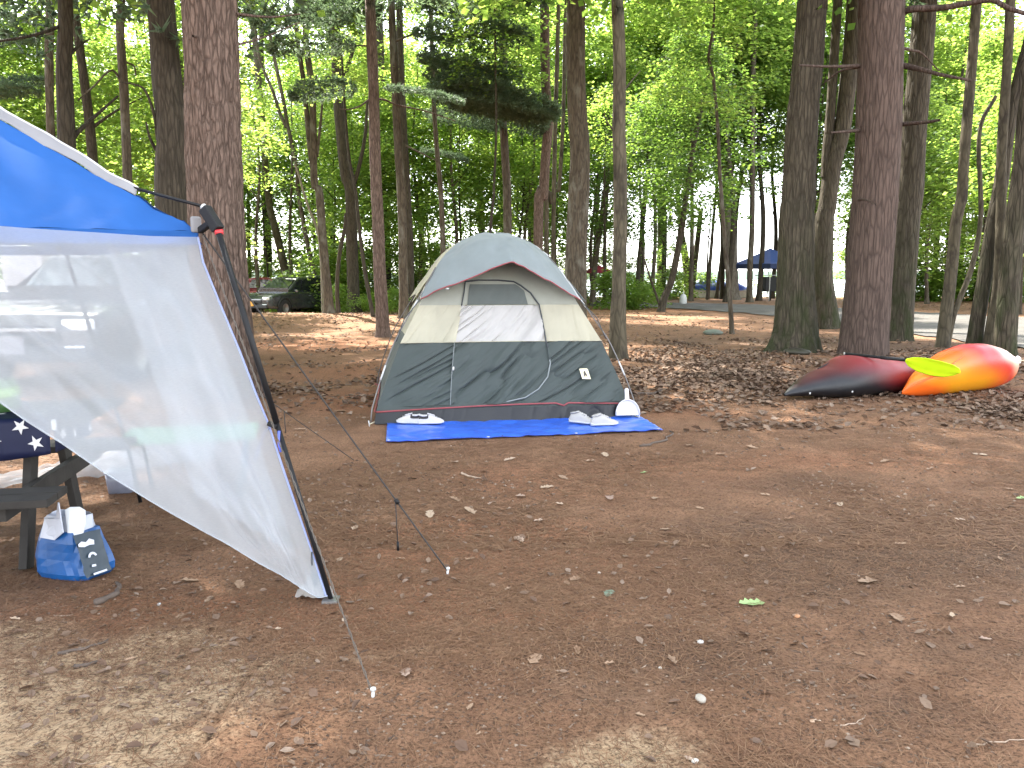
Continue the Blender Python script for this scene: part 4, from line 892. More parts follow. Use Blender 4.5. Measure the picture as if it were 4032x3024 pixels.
F_joint = plain('black moulded plastic', (0.009, 0.009, 0.010), 0.55, spec=.3)
def roof_face(a, b, seed):
    n, m = 90, 60; P = np.zeros((n, m, 3))
    for i in range(n):
        s = i / (n - 1); e = a.lerp(b, s)
        e = e + Vector((0, 0, -0.018 * math.sin(PI * s)))
        for j in range(m):
            t = j / (m - 1); p = e.lerp(APEX, t)
            up = -0.02 * math.sin(PI * t) * math.sin(PI * s)                # the cloth hangs a little between the ridges
            d0 = min(s, 1 - s) * EAVE; hem = math.exp(-t * EAVE / 2 / .17) * min(1, t * 14 + .2)
            w = 0.040 * float(vnoise(s * 34 + t * 34 * (1 if s < .5 else -1), t * 5, 0, seed)) * hem * math.exp(-d0 / .7)
            w += 0.010 * float(vnoise(s * 9, t * 14, 0, seed + 4)) * hem
            P[i, j] = cl(p + Vector((0, 0, up + w)))
    return P
RF = roof_face(CORN, C2, 3)
grid_mesh('roof_panel', RF, F_blue, canopy)
for a, b, s in ((C2, C4, 5), (C4, C3, 7), (C3, CORN, 9)): grid_mesh('roof_panel', roof_face(a, b, s), F_blue, canopy)
def valance(a, b, seed):
    n, m = 120, 8; P = np.zeros((n, m, 3)); out = (a + b) / 2 - (APEX - Vector((0, 0, .98))); out.z = 0; out.normalize()
    for i in range(n):
        s = i / (n - 1); e = a.lerp(b, s) + Vector((0, 0, -0.018 * math.sin(PI * s)))
        for j in range(m):
            t = j / (m - 1); d0 = min(s, 1 - s) * EAVE
            f = .010 * float(vnoise(s * 30 - t * 3, t * 1.5, 0, seed)) * t + .012 * math.exp(-d0 / .5) * float(vnoise(s * 60 + t * 5, t, 0, seed + 2)) * t
            P[i, j] = cl(e + Vector((0, 0, -.062 * t)) + out * (.006 + f))
    grid_mesh('valance', P, F_blue, canopy)
for a, b, s in ((CORN, C2, 11), (C2, C4, 13), (C4, C3, 15), (C3, CORN, 17)): valance(a, b, s)
# grey ridge flap, standing along the hip from near the corner up to the top
n, m = 60, 10; P = np.zeros((n, m, 3)); hip = APEX - CORN
for i in range(n):
    t = .165 + .83 * i / (n - 1); e = CORN + hip * t
    for j in range(m):
        w = j / (m - 1)
        P[i, j] = cl(e + Vector((0, 0, -.004 + (.046 + .015 * min(1, (t - .2) * 3)) * w + .006 * float(vnoise(t * 16 + w * 2, w * 2, 0, 91)))) + NIN * (.012 * w) - WD * (.012 * w + .010 * float(vnoise(t * 22, w, 0, 93))))
grid_mesh('ridge_flap', P, F_grey, canopy, thick=.004)
MB().tube([P[i, -1] for i in range(n)], .006, 6).build('flap_hem', F_white, canopy, True)
# corner joint, rafter, leg
JT = at_y(211, 214, CORN.y - .05); JE = at_y(218.5, 230, CORN.y - .06)
raft0 = CORN + hip * .30 + Vector((0, 0, .03)); RA = at_y(203, 206.5, CORN.y - .03)
MB().tube([P[0, -1] + np.array([-.02, 0, 0]), cl(RA)], .0075, 8).build('rafter', F_black, canopy, True)
MB().tube([cl(RA), cl(RA.lerp(JT, .35))], .016, 10).build('rafter_cap', F_white, canopy, True)
mj = MB(); mj.bar(cl(RA.lerp(JT, .2)), cl(JE), .045, .05); mj.bar(cl(CORN + Vector((.012, 0, .0))), cl(JT.lerp(JE, .4)), .03, .03)
mj.build('corner_joint', F_joint, canopy, bevel=.006)
MB().tube([cl(JE), cl(JE.lerp(at_y(219.5, 235, FOOT.y + .3), .9))], .020, 10).build('leg_socket', plain('red plastic', (0.50, 0.03, 0.035), 0.45), canopy, True)
mw = MB(); n_, P_ = 0, []
MB().box(cl(at_y(196, 224.5, CORN.y - .01)), (.05, .02, .075), Matrix.Rotation(.7, 3, 'Z')).build('corner_patch', F_grey, canopy, bevel=.01)
LT = at_y(219, 234, FOOT.y + .29)
def leg(a, b, name='leg'):
    d = b - a; MB().tube([cl(a), cl(a + d * .52)], .0140, 10).build(name, F_black, canopy, True); MB().tube([cl(a + d * .50), cl(b + Vector((0, 0, .01)))], .0110, 10).build('leg_tube', F_black, canopy, True)
    MB().box(cl(b + Vector((0, 0, .006))), (.07, .07, .012)).build('foot_plate', plain('steel', (0.3, 0.3, 0.3), .4, .8), canopy)
leg(LT, FOOT)
OUT = Vector((FOOT.x - CORN.x, FOOT.y - CORN.y, 0))
OUTL = OUT.length
for c, dv in ((C2, (WD * 1 - NIN)), (C3, (-WD + NIN)), (C4, (WD + NIN))):
    dv = dv.normalized(); f = c + dv * OUTL; f.z = gzf(f.x, f.y); MB().bar(cl(c), cl(c + dv * .08 + Vector((0, 0, -.03))), .045, .05).build('corner_joint', F_joint, canopy); leg(c + dv * .06, f)
# clip holding the mesh to the leg, mid-height
mc = LT.lerp(FOOT, .53); MB().bar(cl(mc), cl(at_y(268.5, 423, mc.y + .01)), .03, .022).build('leg_clip', F_joint, canopy, bevel=.004)

# ---- mesh walls: a sheet in the slanting plane of the wall, gathered into folds
PN = WD.cross(FOOT - CORN).normalized()
if PN.dot(-CORN) < 0: PN = -PN
def net_material(dens):
    t = NT('white insect mesh'); v = t.coord()
    w = t.noise(t.coord((60, 60, 420)), 1.0, 2, .6)
    d = t.n('ShaderNodeBsdfDiffuse'); d.inputs['Color'].default_value = (0.62, 0.66, 0.70, 1)
    tr = t.n('ShaderNodeBsdfTranslucent'); tr.inputs['Color'].default_value = (0.66, 0.70, 0.74, 1)
    m1 = t.n('ShaderNodeMixShader'); m1.inputs[0].default_value = 0.5; t.l(d.outputs[0], m1.inputs[1]); t.l(tr.outputs[0], m1.inputs[2])
    tp = t.n('ShaderNodeBsdfTransparent'); tp.inputs['Color'].default_value = (0.96, 0.97, 1, 1)
    m2 = t.n('ShaderNodeMixShader'); t.l(t.math('ADD', t.math('MULTIPLY', w, .10), dens - .05), m2.inputs[0])
    t.l(tp.outputs[0], m2.inputs[1]); t.l(m1.outputs[0], m2.inputs[2]); return t.done(m2)
M_net = net_material(0.52); M_net2 = net_material(0.36)
M_bind = fabric('pale blue binding', (0.36, 0.42, 0.66), 0.3)
bot = np.array([(327, 601), (315, 596), (300, 587), (279, 574), (253, 559), (215, 537), (174, 515), (139, 494), (107, 474.5), (62, 443.5), (25, 420), (0, 402), (-90, 345), (-200, 290)], float)
bs = np.concatenate([[0], np.cumsum(np.linalg.norm(np.diff(bot, axis=0), axis=1))]); bs /= bs[-1]
top = np.array([(198, 237), (150, 236), (90, 232), (40, 229), (0, 226), (-90, 219), (-200, 210)], float)
tsn = np.concatenate([[0], np.cumsum(np.linalg.norm(np.diff(top, axis=0), axis=1))]); tsn /= tsn[-1]
rightc = np.array([(198, 237), (203, 262), (222, 309), (240, 352), (256, 394), (268, 423), (283, 468), (300, 518), (313, 556), (324, 590), (327, 601)], float)
def coons(s, t):
    """s: right edge 0 -> left 1 ; t: hem 0 -> bottom 1, in the picture of the wall plane"""
    T = np.array([np.interp(s, tsn, top[:, k]) for k in (0, 1)]); Bm = np.array([np.interp(s, bs, bot[:, k]) for k in (0, 1)])
    rv = np.linspace(0, 1, len(rightc)); Rc = np.array([np.interp(t, rv, rightc[:, k]) for k in (0, 1)])
    straight = T * (1 - t) + Bm * t; r0 = rightc[0] * (1 - t) + rightc[-1] * t
    return straight + (Rc - r0) * (1 - s) ** 6
n, m = 170, 110; P = np.zeros((n, m, 3)); SS = np.linspace(0, 1, n) ** 1.25
for i, s in enumerate(SS):
    for j in range(m):
        t = j / (m - 1); px, py = coons(s, t)
        p = on_plane(px, py, CORN, PN)
        g = math.exp(-((s - .10) / .16) ** 2)
        k = .030 * math.sin(s * 62 + 3 * t) * g * (.35 + .65 * t) + .014 * float(vnoise(s * 30 - t * 2, t * 2.5, 0, 111)) * (.4 + g)
        k += .05 * float(vnoise(s * 6 + t * 5, t * 6 - s * 6, 0, 113)) * (1 - g) * math.sin(PI * min(1, t * 1.05)) + .014 * float(vnoise(s * 14 + t * 14, t * 3 - s * 3, 0, 115))
        k += .022 * math.sin((s - .02) * 60 / (1.15 - t)) * math.exp(-((s - .05) / .09) ** 2) * max(0, t - .3)
        k *= min(1, t * 6) * min(1, s * 25 + .1) * (1 - .8 * t ** 8)
        if p.z < .02: p.z = .02
        P[i, j] = cl(p + PN * k)
grid_mesh('mesh_wall', P, M_net, canopy)
MB().tube([P[0, j] for j in range(m)], .0050, 6).build('mesh_binding', M_bind, canopy, True)
MB().tube([P[i, -1] for i in range(n)], .0035, 5).build('mesh_hem', M_net, canopy, True)
# second, gathered layer near the leg
n2, m2 = 70, 80; P2 = np.zeros((n2, m2, 3))
for i in range(n2):
    for j in range(m2):
        t = j / (m2 - 1); s = .015 + (.20 - .02 * t) * i / (n2 - 1); px, py = coons(s, 0.01 + .80 * t); p = on_plane(px, py, CORN, PN)
        k = -.11 + .022 * math.sin(i * .5 + 2 * t) * (.3 + .7 * t)
        if p.z < .03: p.z = .03
        P2[i, j] = cl(p + PN * k)
grid_mesh('mesh_fold', P2, M_net2, canopy)
# bunched cloth at the foot
nb_, mb_ = 40, 24; P3 = np.zeros((nb_, mb_, 3))
c0 = GP(303, 596); 
for i in range(nb_):
    a = 2 * PI * i / nb_
    for j in range(mb_):
        t = j / (mb_ - 1); rr_ = (.01 + .12 * t * (1 - .25 * t)) * (1 + .25 * float(vnoise(math.cos(a) * 2, math.sin(a) * 2, 0, 123))); q = c0 + (FOOT - c0) * .45 + Vector((math.cos(a) * rr_ * .95, math.sin(a) * rr_ * .45, 0))
        P3[i, j] = cl((q.x, q.y, gzf(q.x, q.y) + .005 + .085 * (1 - t) ** 1.2 + .05 * (1 - t * .5) * abs(float(vnoise(math.cos(a) * 3.5, math.sin(a) * 3.5, t * 5, 121))) + .01))
grid_mesh('mesh_bunch', P3, fabric('crumpled mesh', (0.33, 0.30, 0.27), .3), canopy, closed_u=True)
# far wall: its lower edge lies slack on the ground beyond the table
def ground_net(pxs):
    n = 70; m = 16; P = np.zeros((n, m, 3)); q = [[GP(*p) for p in row] for row in pxs]
    for i in range(n):
        s = i / (n - 1) * (len(q[0]) - 1); k = min(int(s), len(q[0]) - 2); f = s - k
        for j in range(m):
            t = j / (m - 1); a = q[0][k].lerp(q[0][k + 1], f); b = q[1][k].lerp(q[1][k + 1], f); p = a.lerp(b, t)
            P[i, j] = cl((p.x, p.y, gzf(p.x, p.y) + .02 + .035 * abs(float(vnoise(s * 2.2, t * 5, 0, 131))) + .05 * t * (1 - t)))
    return P
grid_mesh('far_mesh_wall', ground_net([[(-60, 500), (30, 488), (95, 482), (120, 476), (215, 462)], [(-60, 484), (30, 474), (70, 464), (130, 451), (215, 440)]]), net_material(.45), canopy)
# hem cord hanging on the mesh, blue tie on the leg
MB().tube([cl(at_y(*p, FOOT.y + .16)) for p in ((269, 428), (263, 434), (262, 440), (258, 451), (255, 461))], .003, 5).build('tie_cord', M_bind, canopy, True)
MB().tube([cl(at_y(*p, FOOT.y + .12)) for p in ((279, 431), (279, 445), (281, 452))], .006, 6).build('tie_strap', plain('blue webbing', (.10, .14, .60), .6), canopy, True)
MB().tube([cl(at_y(*p, FOOT.y + .02)) for p in ((312, 552), (312, 575), (315, 590))], .004, 5).build('tie_cord', F_zip, canopy, True)
MB().tube([cl(at_y(*p, FOOT.y + .02)) for p in ((315, 574), (315.2, 586))], .010, 6).build('cord_lock', F_zip, canopy, True)
# guy ropes
def rope(name, a, b, r, mat, label, sag=.02, twist=0.0):
    root = empty(name, (b.x, b.y, gzf(b.x, b.y)), 0, label, 'guy rope', 'guy ropes of the canopy'); o = np.array(root.location)
    pts = []; n = 160 if twist else 24
    for k in range(n):
        t = k / (n - 1); p = a.lerp(b, t); q = np.array(p) + np.array([0, 0, -sag * 4 * t * (1 - t)]); pts.append(q - o)
    if twist:
        for sgn in (0, PI):
            MB().tube([p + np.array([math.cos(k * .9 + sgn), .3, math.sin(k * .9 + sgn)]) * twist for k, p in enumerate(pts)], r, 5).build('strand', mat, root, True)
    else: MB().tube(pts, r, 6).build('rope', mat, root, True)
    return root, pts
M_rope = plain('dark braided rope', (0.030, 0.026, 0.024), .8); M_rope2 = plain('grey brown twisted cord', (0.10, 0.085, 0.07), .8)
sA = GP(447, 574); sA.z = gzf(sA.x, sA.y) + .02
rA, pA = rope('guy_rope', CORN + Vector((.02, 0, 0)), sA, .0040, M_rope, 'dark taut guy rope with a sliding toggle, running to a white peg before the tarpaulin', .004)
oA = np.array(rA.location); kA = at_y(385.5, 491, gnd(447, 574).y * .999)
tt = min(range(24), key=lambda i: abs(px_of(pA[i][0] + oA[0], pA[i][1] + oA[1]) - 386)); kp = pA[tt]
MB().tube([kp, kp * .94 + pA[-1] * .06], .011, 8).build('toggle', F_black, rA, True)
MB().tube([kp, kp + np.array([.004, 0, -.10]), kp + np.array([.008, 0, -.235])], .0028, 5).build('rope_tail', M_rope, rA, True)
MB().tube([kp + np.array([.008, 0, -.215]), kp + np.array([.009, 0, -.26])], .0065, 6).build('rope_knot', F_black, rA, True)
def peg(p, label):
    r = empty('tent_peg', (p.x, p.y, gzf(p.x, p.y)), 0, label, 'tent peg'); MB().tube([(0, 0, -.05), (.004, .004, .028)], .006, 8).build('shaft', F_white, r, True); MB().lathe([(0, .0), (.011, .0), (.010, .008), (0, .012)], 10, (.004, .004, .024)).build('head', F_white, r, True)
peg(sA, 'small white peg at the foot of the dark taut guy rope')
sB = GP(354, 462); sB.z = gzf(sB.x, sB.y) + .015
rB, pB = rope('guy_rope', C3 + Vector((0, 0, -.02)), sB, .0035, M_rope, 'thinner dark guy rope, its dangling tail hanging left of the tent', .01)
kp = pB[-7]; MB().tube([kp, kp + np.array([.0, 0, -.10]), kp + np.array([.004, 0, -.17])], .004, 5).build('rope_tail', M_rope, rB, True)
sC = GP(372, 697); sC.z = gzf(sC.x, sC.y) + .02
rC, pC = rope('guy_rope', CORN + Vector((.03, -.01, -.02)), sC, .0018, M_rope2, 'twisted grey brown cord slanting to the nearest peg in the duff', .004, .0030)
peg(sC, 'nearest thin white peg holding the twisted cord')
# ================================================================== THINGS ON AND BY THE TARP: shoes, dustpan
S_white = plain('white knit', (0.46, 0.445, 0.43), .7, bump=.2, bscale=120); S_off = plain('off white knit', (0.38, 0.365, 0.34), .7, bump=.2, bscale=120)
S_dark = plain('black lining', (0.025, 0.022, 0.022), .8); S_grey = plain('grey lining', (0.30, 0.28, 0.27), .8)
def shoe(name, label, px, py, heading, upper, lining, sole=F_white, L=.27, group=None, closed=1.0, high=0.0):
    p = GP(px, py); root = empty(name, (p.x, p.y, gzf(p.x, p.y) + .022), heading, label, 'shoe', group)
    def half(t): return np.interp(t, [0, .06, .25, .45, .65, .85, .96, 1], [.018, .031, .036, .034, .043, .044, .028, .008])
    def ctr(t): return .008 * math.sin((t - .3) * 3)
    def ring(t, z0, z1, n=14, sq=.75):
        w = float(half(t)); out = []
        for k in range(n):
            a = 2 * PI * k / n; c, s = math.cos(a), math.sin(a)
            out.append(((t - .5) * L, ctr(t) + w * math.copysign(abs(c) ** sq, c), z0 + (z1 - z0) * (.5 + .5 * math.copysign(abs(s) ** sq, s))))
        return out
    T = np.linspace(0, 1, 16)
    MB().loft([ring(t, .0 + .012 * max(0, t - .8) * 4, .028 + .008 * max(0, t - .75) * 3 + .008 * (1 - t)) for t in T]).build('sole', sole, root, True)
    # upper: rises to the collar, then slopes along the tongue to the toe
    def hz(t): return np.interp(t, [0, .05, .2, .34, .42, .5, .62, .75, .9, 1], [.05, .088, .078 + high * .02, .080 + high * .03, .098 + high * .02, .095, .078, .062, .05, .03])
    rings = []
    for t in T:
        w = float(half(t)) * .95; h = float(hz(t)); r = []
        for k in range(11):
            a = PI * k / 10; x = math.cos(a); s = math.sin(a) ** .7
            nar = 1 - .25 * s if t < .45 else 1 - .05 * s
            zc = .024 + (h - .024) * s
            r.append(((t - .5) * L * .98, ctr(t) + w * x * nar, zc))
        rings.append(r)
    MB().loft(rings, closed=False, cap=False).build('upper', upper, root, True)
    if lining is S_dark:
        q = []
        for t in np.linspace(.03, .40, 8):
            w = float(half(t)) * .97; h = float(hz(t)); q.append([((t - .5) * L * .98, ctr(t) + w * math.cos(a) * (1 - .25 * math.sin(a) ** .7), .030 + (h - .026) * math.sin(a) ** .7) for a in np.linspace(.35, PI - .35, 11)])
        MB().loft(q, closed=False, cap=False).build('quarter', S_dark, root, True)
    # dark opening of the collar with the padded rim
    rim = [((.5 * (1 + math.cos(a)) * .30 + .055 - .5) * L, ctr(.2) + .024 * math.sin(a), float(hz(.055 + .15 * (1 + math.cos(a)))) + .006) for a in np.linspace(0, 2 * PI, 22)]
    MB().tube(rim, .007, 6, cap=False).build('collar', upper, root, True)
    MB().add([(x, y, z - .004) for x, y, z in rim[:-1]], [tuple(range(21))]).build('lining', lining, root)
    MB().box((-.02 + .02, ctr(.5), .094), (.075, .034, .010), Matrix.Rotation(.28, 3, 'Y')).build('tongue', upper, root, bevel=.004)
    for q in range(4):
        x = -.005 + q * .020; z = float(hz(.5 + x / L)) + .004
        MB().tube([(x, ctr(.5) - .022, z - .010), (x + .004, ctr(.5), z + .002), (x, ctr(.5) + .022, z - .010)], .0028, 5).build('lace', F_white, root, True)
    return root
shoe('sneaker', 'white sneaker with a black inside, toe pointing left, near the tarpaulin\'s left end', 409, 425.5, PI - .25, S_white, S_dark, L=.26)
shoe('sneaker', 'white sneaker with a black collar, toe pointing right, near the tarpaulin\'s left end', 431, 426, .12, S_white, S_dark, L=.26)
shoe('sneaker', 'off white high sided sneaker on the tarpaulin, farther from the dustpan', 582.5, 425.5, -.55, S_off, S_grey, L=.29, high=1)
shoe('sneaker', 'off white sneaker on the tarpaulin, its toe pointing at the dustpan', 604.5, 427.5, .15, S_off, S_grey, L=.28, high=1)

# dustpan standing on its lip, leaning on the tent
p = GP(627.5, 419.2); dp = empty('dustpan', (p.x, p.y, gzf(p.x, p.y) + .040), TENT_YAW, 'white plastic dustpan standing on its lip against the right end of the tent', 'dustpan')
M_dust = plain('white dustpan plastic', (0.50, 0.49, 0.51), .4, var=.04)
tilt = Matrix.Rotation(-.22, 3, 'X')
def dpp(x, z, y): return tilt @ Vector((x, y, z))
prof = [(-.128, 0), (.128, 0), (.122, .05), (.108, .09), (.085, .125), (.055, .148), (.024, .160), (-.024, .160), (-.055, .148), (-.085, .125), (-.108, .09), (-.122, .05)]
MB().prism(prof, lambda x, z: dpp(x, z, 0), lambda x, z: dpp(x, z, .006)).build('pan', M_dust, dp, bevel=.002)
m = MB(); rim = [dpp(x, z, -.018) for x, z in prof[2:]]; m.tube([dpp(.127, .004, -.012)] + rim + [dpp(-.127, .004, -.012)], .007, 8); m.build('rim', M_dust, dp, True)
MB().prism([(-.128, 0), (.128, 0), (.128, .022), (-.128, .022)], lambda x, z: dpp(x, z, -.010), lambda x, z: dpp(x, z, -.001)).build('lip', M_dust, dp, bevel=.003)
MB().prism([(-.024, .155), (.024, .155), (.021, .21), (.021, .268), (.012, .283), (-.012, .283), (-.021, .268), (-.021, .21)], lambda x, z: dpp(x, z, -.016), lambda x, z: dpp(x, z, .008)).build('handle', M_dust, dp, bevel=.005)
MB().tube([dpp(0, .262, -.018), dpp(0, .262, -.014)], .006, 10).build('hole_shade_disc', plain('painted hole shade', (.25, .25, .26), .6), dp, True)  # grey disc on the handle, a hole's shade put into its colour

# ================================================================== PICNIC TABLE with cloth, under the canopy
W_old = plain('weathered dark planks', (0.024, 0.021, 0.018), .85, var=.35, scale=9, bump=.5, bscale=30)
PT = Vector((-2.16, 3.82, 0))
tblY = .42
table = empty('picnic_table', (PT.x, PT.y, 0), R(11), 'dark weathered picnic table with a bench, its end showing under the canopy', 'picnic table')
# local: x along the table (its end at +x), y across
TL = 1.8; XE = 0.0
for k in range(5): MB().box((XE - TL / 2, .02 + k * .145, .735), (TL, .138, .038)).build('top_plank', W_old, table, bevel=.004)
for k in range(2): MB().box((XE - TL / 2 - .02, -.36 + k * .128, .430), (TL - .04, .122, .038)).build('bench_plank', W_old, table, bevel=.004)
for k in range(2): MB().box((XE - TL / 2 - .02, .84 + k * .128, .430), (TL - .04, .122, .038)).build('bench_plank', W_old, table, bevel=.004)
for xe in (XE - .30, XE - TL + .28):
    MB().bar((xe, .16, .70), (xe, -.06, .0), .09, .04, Vector((1, 0, 0))).build('leg', W_old, table, bevel=.004); MB().bar((xe, .48, .70), (xe, .70, .0), .09, .04, Vector((1, 0, 0))).build('leg', W_old, table, bevel=.004)
    MB().box((xe + .045, .30, .385), (.04, 1.34, .09)).build('bench_beam', W_old, table, bevel=.004); MB().box((xe + .045, .31, .69), (.04, .64, .08)).build('top_beam', W_old, table, bevel=.004)
# star cloth
SC = empty('tablecloth', (PT.x, PT.y, 0), R(11), 'navy blue tablecloth with white stars hanging over the end of the picnic table', 'tablecloth')
M_navy = fabric('navy cloth', (0.006, 0.009, 0.036), .06, .6); M_star = fabric('white star print', (0.62, 0.62, 0.62), .1, .6)
def clothp(s, d):
    """s along the table (0 = near its end), d down from the top edge of the near side"""
    bulge = .02 * math.sin(s * 14) + .012 * math.sin(s * 31 + 1)
    x = XE - .13 - s
    if d < 0: return Vector((x, .0 - d * 1.0 - .02, .763))
    return Vector((x, -.055 - .02 - bulge * min(1, d / .1) - .05 * d, .763 - d))
n, m = 60, 26; P = np.zeros((n, m, 3))
for i in range(n):
    s = i / (n - 1) * 1.2
    for j in range(m): d = -.30 + .47 * j / (m - 1) + (.03 * math.sin(s * 5) if j == m - 1 else 0); P[i, j] = clothp(s, d)
grid_mesh('cloth', P, M_navy, SC, thick=.002)
# the end of the cloth, hanging over the table's end
E = np.zeros((30, 20, 3))
for i in range(30):
    y = -.08 + .50 * i / 29
    for j in range(20):
        d = .17 * j / 19; E[i, j] = (XE - .13 + .022 + .012 * math.sin(y * 23) * d / .17 + .16 * min(1, d * 9) * 0 + .03 * d, y, .765 - d)
grid_mesh('cloth_end', E, M_navy, SC, thick=.002)
def star(c, r, rot, plane):
    q = []
    for k in range(10): a = PI / 2 + rot + k * PI / 5; rr_ = r if k % 2 == 0 else r * .40; q.append((c[0] + rr_ * math.cos(a), c[1] + rr_ * math.sin(a)))
    vs = [plane(*c)] + [plane(*a) for a in q]; m = MB(); m.add(vs, [(0, 1 + k, 1 + (k + 1) % 10) for k in range(10)]); return m.build('star', M_star, SC)
fp = lambda s, d: clothp(s, d) + Vector((0, -.005, .003)); ep = lambda y, d: Vector((XE - .13 + .022 + .012 * math.sin(y * 23) * d / .17 + .03 * d + .004, y, .765 - d))
for s, d, rt in ((.13, .035, .1), (.06, .115, -.2), (.25, .10, .3), (.36, .03, 0), (.42, .13, .2), (.55, .06, -.1), (.10, -.10, .2), (.30, -.14, 0), (.48, -.10, .4)): star((s, d), .040, rt, fp)
for y, d, rt in ((.0, .09, .2), (.10, .035, -.1), (.17, .12, .4), (.29, .06, 0), (.36, .13, .2)): star((y, d), .038, rt, ep)
MB().box((XE - .11, -.082, .735), (.022, .012, .055)).build('cloth_clip', F_white, SC, bevel=.003)
# green striped bag lying on the table
gb = empty('green_bag', Vector((PT.x, PT.y, .765)) + Matrix.Rotation(R(11), 3, 'Z') @ Vector((XE - .62, .22, 0)), R(20), 'lime and dark green bag lying on the starred tablecloth', 'bag')
for nm, col_, z0, z1 in (('bag_bottom', (.03, .085, .02), .004, .075), ('bag_band', (.22, .42, .06), .075, .125), ('bag_top', (.06, .16, .03), .125, .16)):
    rings = []
    for z in (z0, (z0 + z1) / 2, z1):
        w = .23 - .25 * max(0, z - .09); d = .13 - .3 * max(0, z - .09); rings.append([(w * math.copysign(abs(math.cos(a)) ** .5, math.cos(a)), d * math.copysign(abs(math.sin(a)) ** .5, math.sin(a)), z) for a in np.linspace(0, 2 * PI, 25)[:-1]])
    MB().loft(rings).build(nm, plain(nm + ' nylon', col_, .6), gb, True)

# ================================================================== BLUE SHOPPING BAG
bp = GP(73, 574); bagL = empty('shopping_bag', (bp.x, bp.y, gzf(bp.x, bp.y)), R(-18), 'blue woven shopping bag with white lettering, slumped on the ground', 'bag'); bagL.scale = (1.08, 1.08, 1.15)
M_bag = plain('blue woven plastic', (0.004, 0.062, 0.21), .38, var=.2, scale=9, bump=.3, bscale=40); M_bagd = plain('dark teal printed side', (0.008, 0.022, 0.036), .4); M_bagw = plain('white bag lining', (0.46, 0.48, 0.54), .5)
def bagring(z, w, d, cx, cy, seed, n=26):
    out = []
    for k in range(n):
        a = 2 * PI * k / n; c, s = math.cos(a), math.sin(a); f = 1 + .20 * float(vnoise(c * 2.2, s * 2.2, z * 11, seed)) + .07 * float(vnoise(c * 6, s * 6, z * 20, seed + 3))
        out.append((cx + w * f * math.copysign(abs(c) ** .55, c), cy + d * f * math.copysign(abs(s) ** .55, s), z))
    return out
MB().loft([bagring(.006, .125, .075, .02, 0, 3), bagring(.03, .150, .085, .015, 0, 3), bagring(.06, .156, .088, .005, 0, 3), bagring(.09, .155, .09, -.005, .0, 3), bagring(.125, .146, .085, -.01, .005, 3), bagring(.16, .135, .08, -.015, .01, 3), bagring(.205, .115, .07, -.015, .015, 3)], cap=True).build('bag_body', M_bag, bagL, False)
MB().loft([bagring(.206, .112, .066, -.015, .015, 6), bagring(.245, .100, .055, -.02, .02, 7), bagring(.262, .094, .05, -.02, .02, 8)], cap=False).build('bag_mouth', M_bagw, bagL, True)
# printed side panel and its letters
sp_ = [(.150, -.012, .030), (.108, .085, .045), (.060, .088, .200), (.108, -.005, .205)]
sp_ = [Vector((.150, -.070, .03)), Vector((.172, .05, .03)), Vector((.118, .05, .205)), Vector((.085, -.062, .205))]
m = MB(); V = []
for i in range(6):
    for j in range(8): q = sp_[0].lerp(sp_[1], i / 5).lerp(sp_[3].lerp(sp_[2], i / 5), j / 7); V.append(q + Vector((.02 + .006 * float(vnoise(i, j, 0, 9)), -.014, 0)))
m.add(V, [(i * 8 + j, (i + 1) * 8 + j, (i + 1) * 8 + j + 1, i * 8 + j + 1) for i in range(5) for j in range(7)]); so_ = m.build('printed_side', M_bagd, bagL, True)
def onside(u, v): q = sp_[0].lerp(sp_[1], u).lerp(sp_[3].lerp(sp_[2], u), v); return q + Vector((.029, -.018, 0))
for blob in ([(.05, .74), (.25, .70), (.45, .72), (.62, .70), (.66, .80), (.5, .86), (.35, .80), (.2, .84), (.06, .80)], [(.44 + .17 * math.cos(a), .43 + .12 * math.sin(a)) for a in np.linspace(.2, 3.0, 9)] + [(.44 + .09 * math.cos(a), .43 + .065 * math.sin(a)) for a in np.linspace(3.0, .2, 9)], [(.30, .22), (.46, .21), (.47, .26), (.32, .27)], [(.28, .03), (.80, .03), (.80, .075), (.28, .075)]):
    m = MB(); c = (sum(a for a, b in blob) / len(blob), sum(b for a, b in blob) / len(blob)); (m.add([onside(*q) for q in blob], [(k, k + 1, len(blob) - 2 - k, len(blob) - 1 - k) for k in range(len(blob) // 2 - 1)]) if len(blob) == 18 else m.add([onside(*c)] + [onside(*q) for q in blob], [(0, 1 + k, 1 + (k + 1) % len(blob)) for k in range(len(blob))])); m.build('lettering', M_bagw, so_)
# white papers standing out of it
for q, nm in (([(-.085, .18), (-.07, .258), (-.03, .262), (.005, .275), (.012, .335), (.020, .335), (.042, .27), (.055, .215), (-.005, .175)], 'paper'), ([(.030, .30), (.055, .312), (.090, .312), (.118, .298), (.122, .245), (.112, .20), (.078, .178), (.052, .195)], 'paper')):
    yy = -.060 if q[0][0] < 0 else -.03
    MB().prism(q, lambda x, z, yy=yy: Vector((x, yy - .15 * (.30 - z) - .012 * math.sin(x * 40), z)), lambda x, z, yy=yy: Vector((x, yy + .006 - .15 * (.30 - z) - .012 * math.sin(x * 40), z))).build(nm, M_bagw if q[0][0] < 0 else plain('white paper', (.60, .62, .64), .5), bagL)

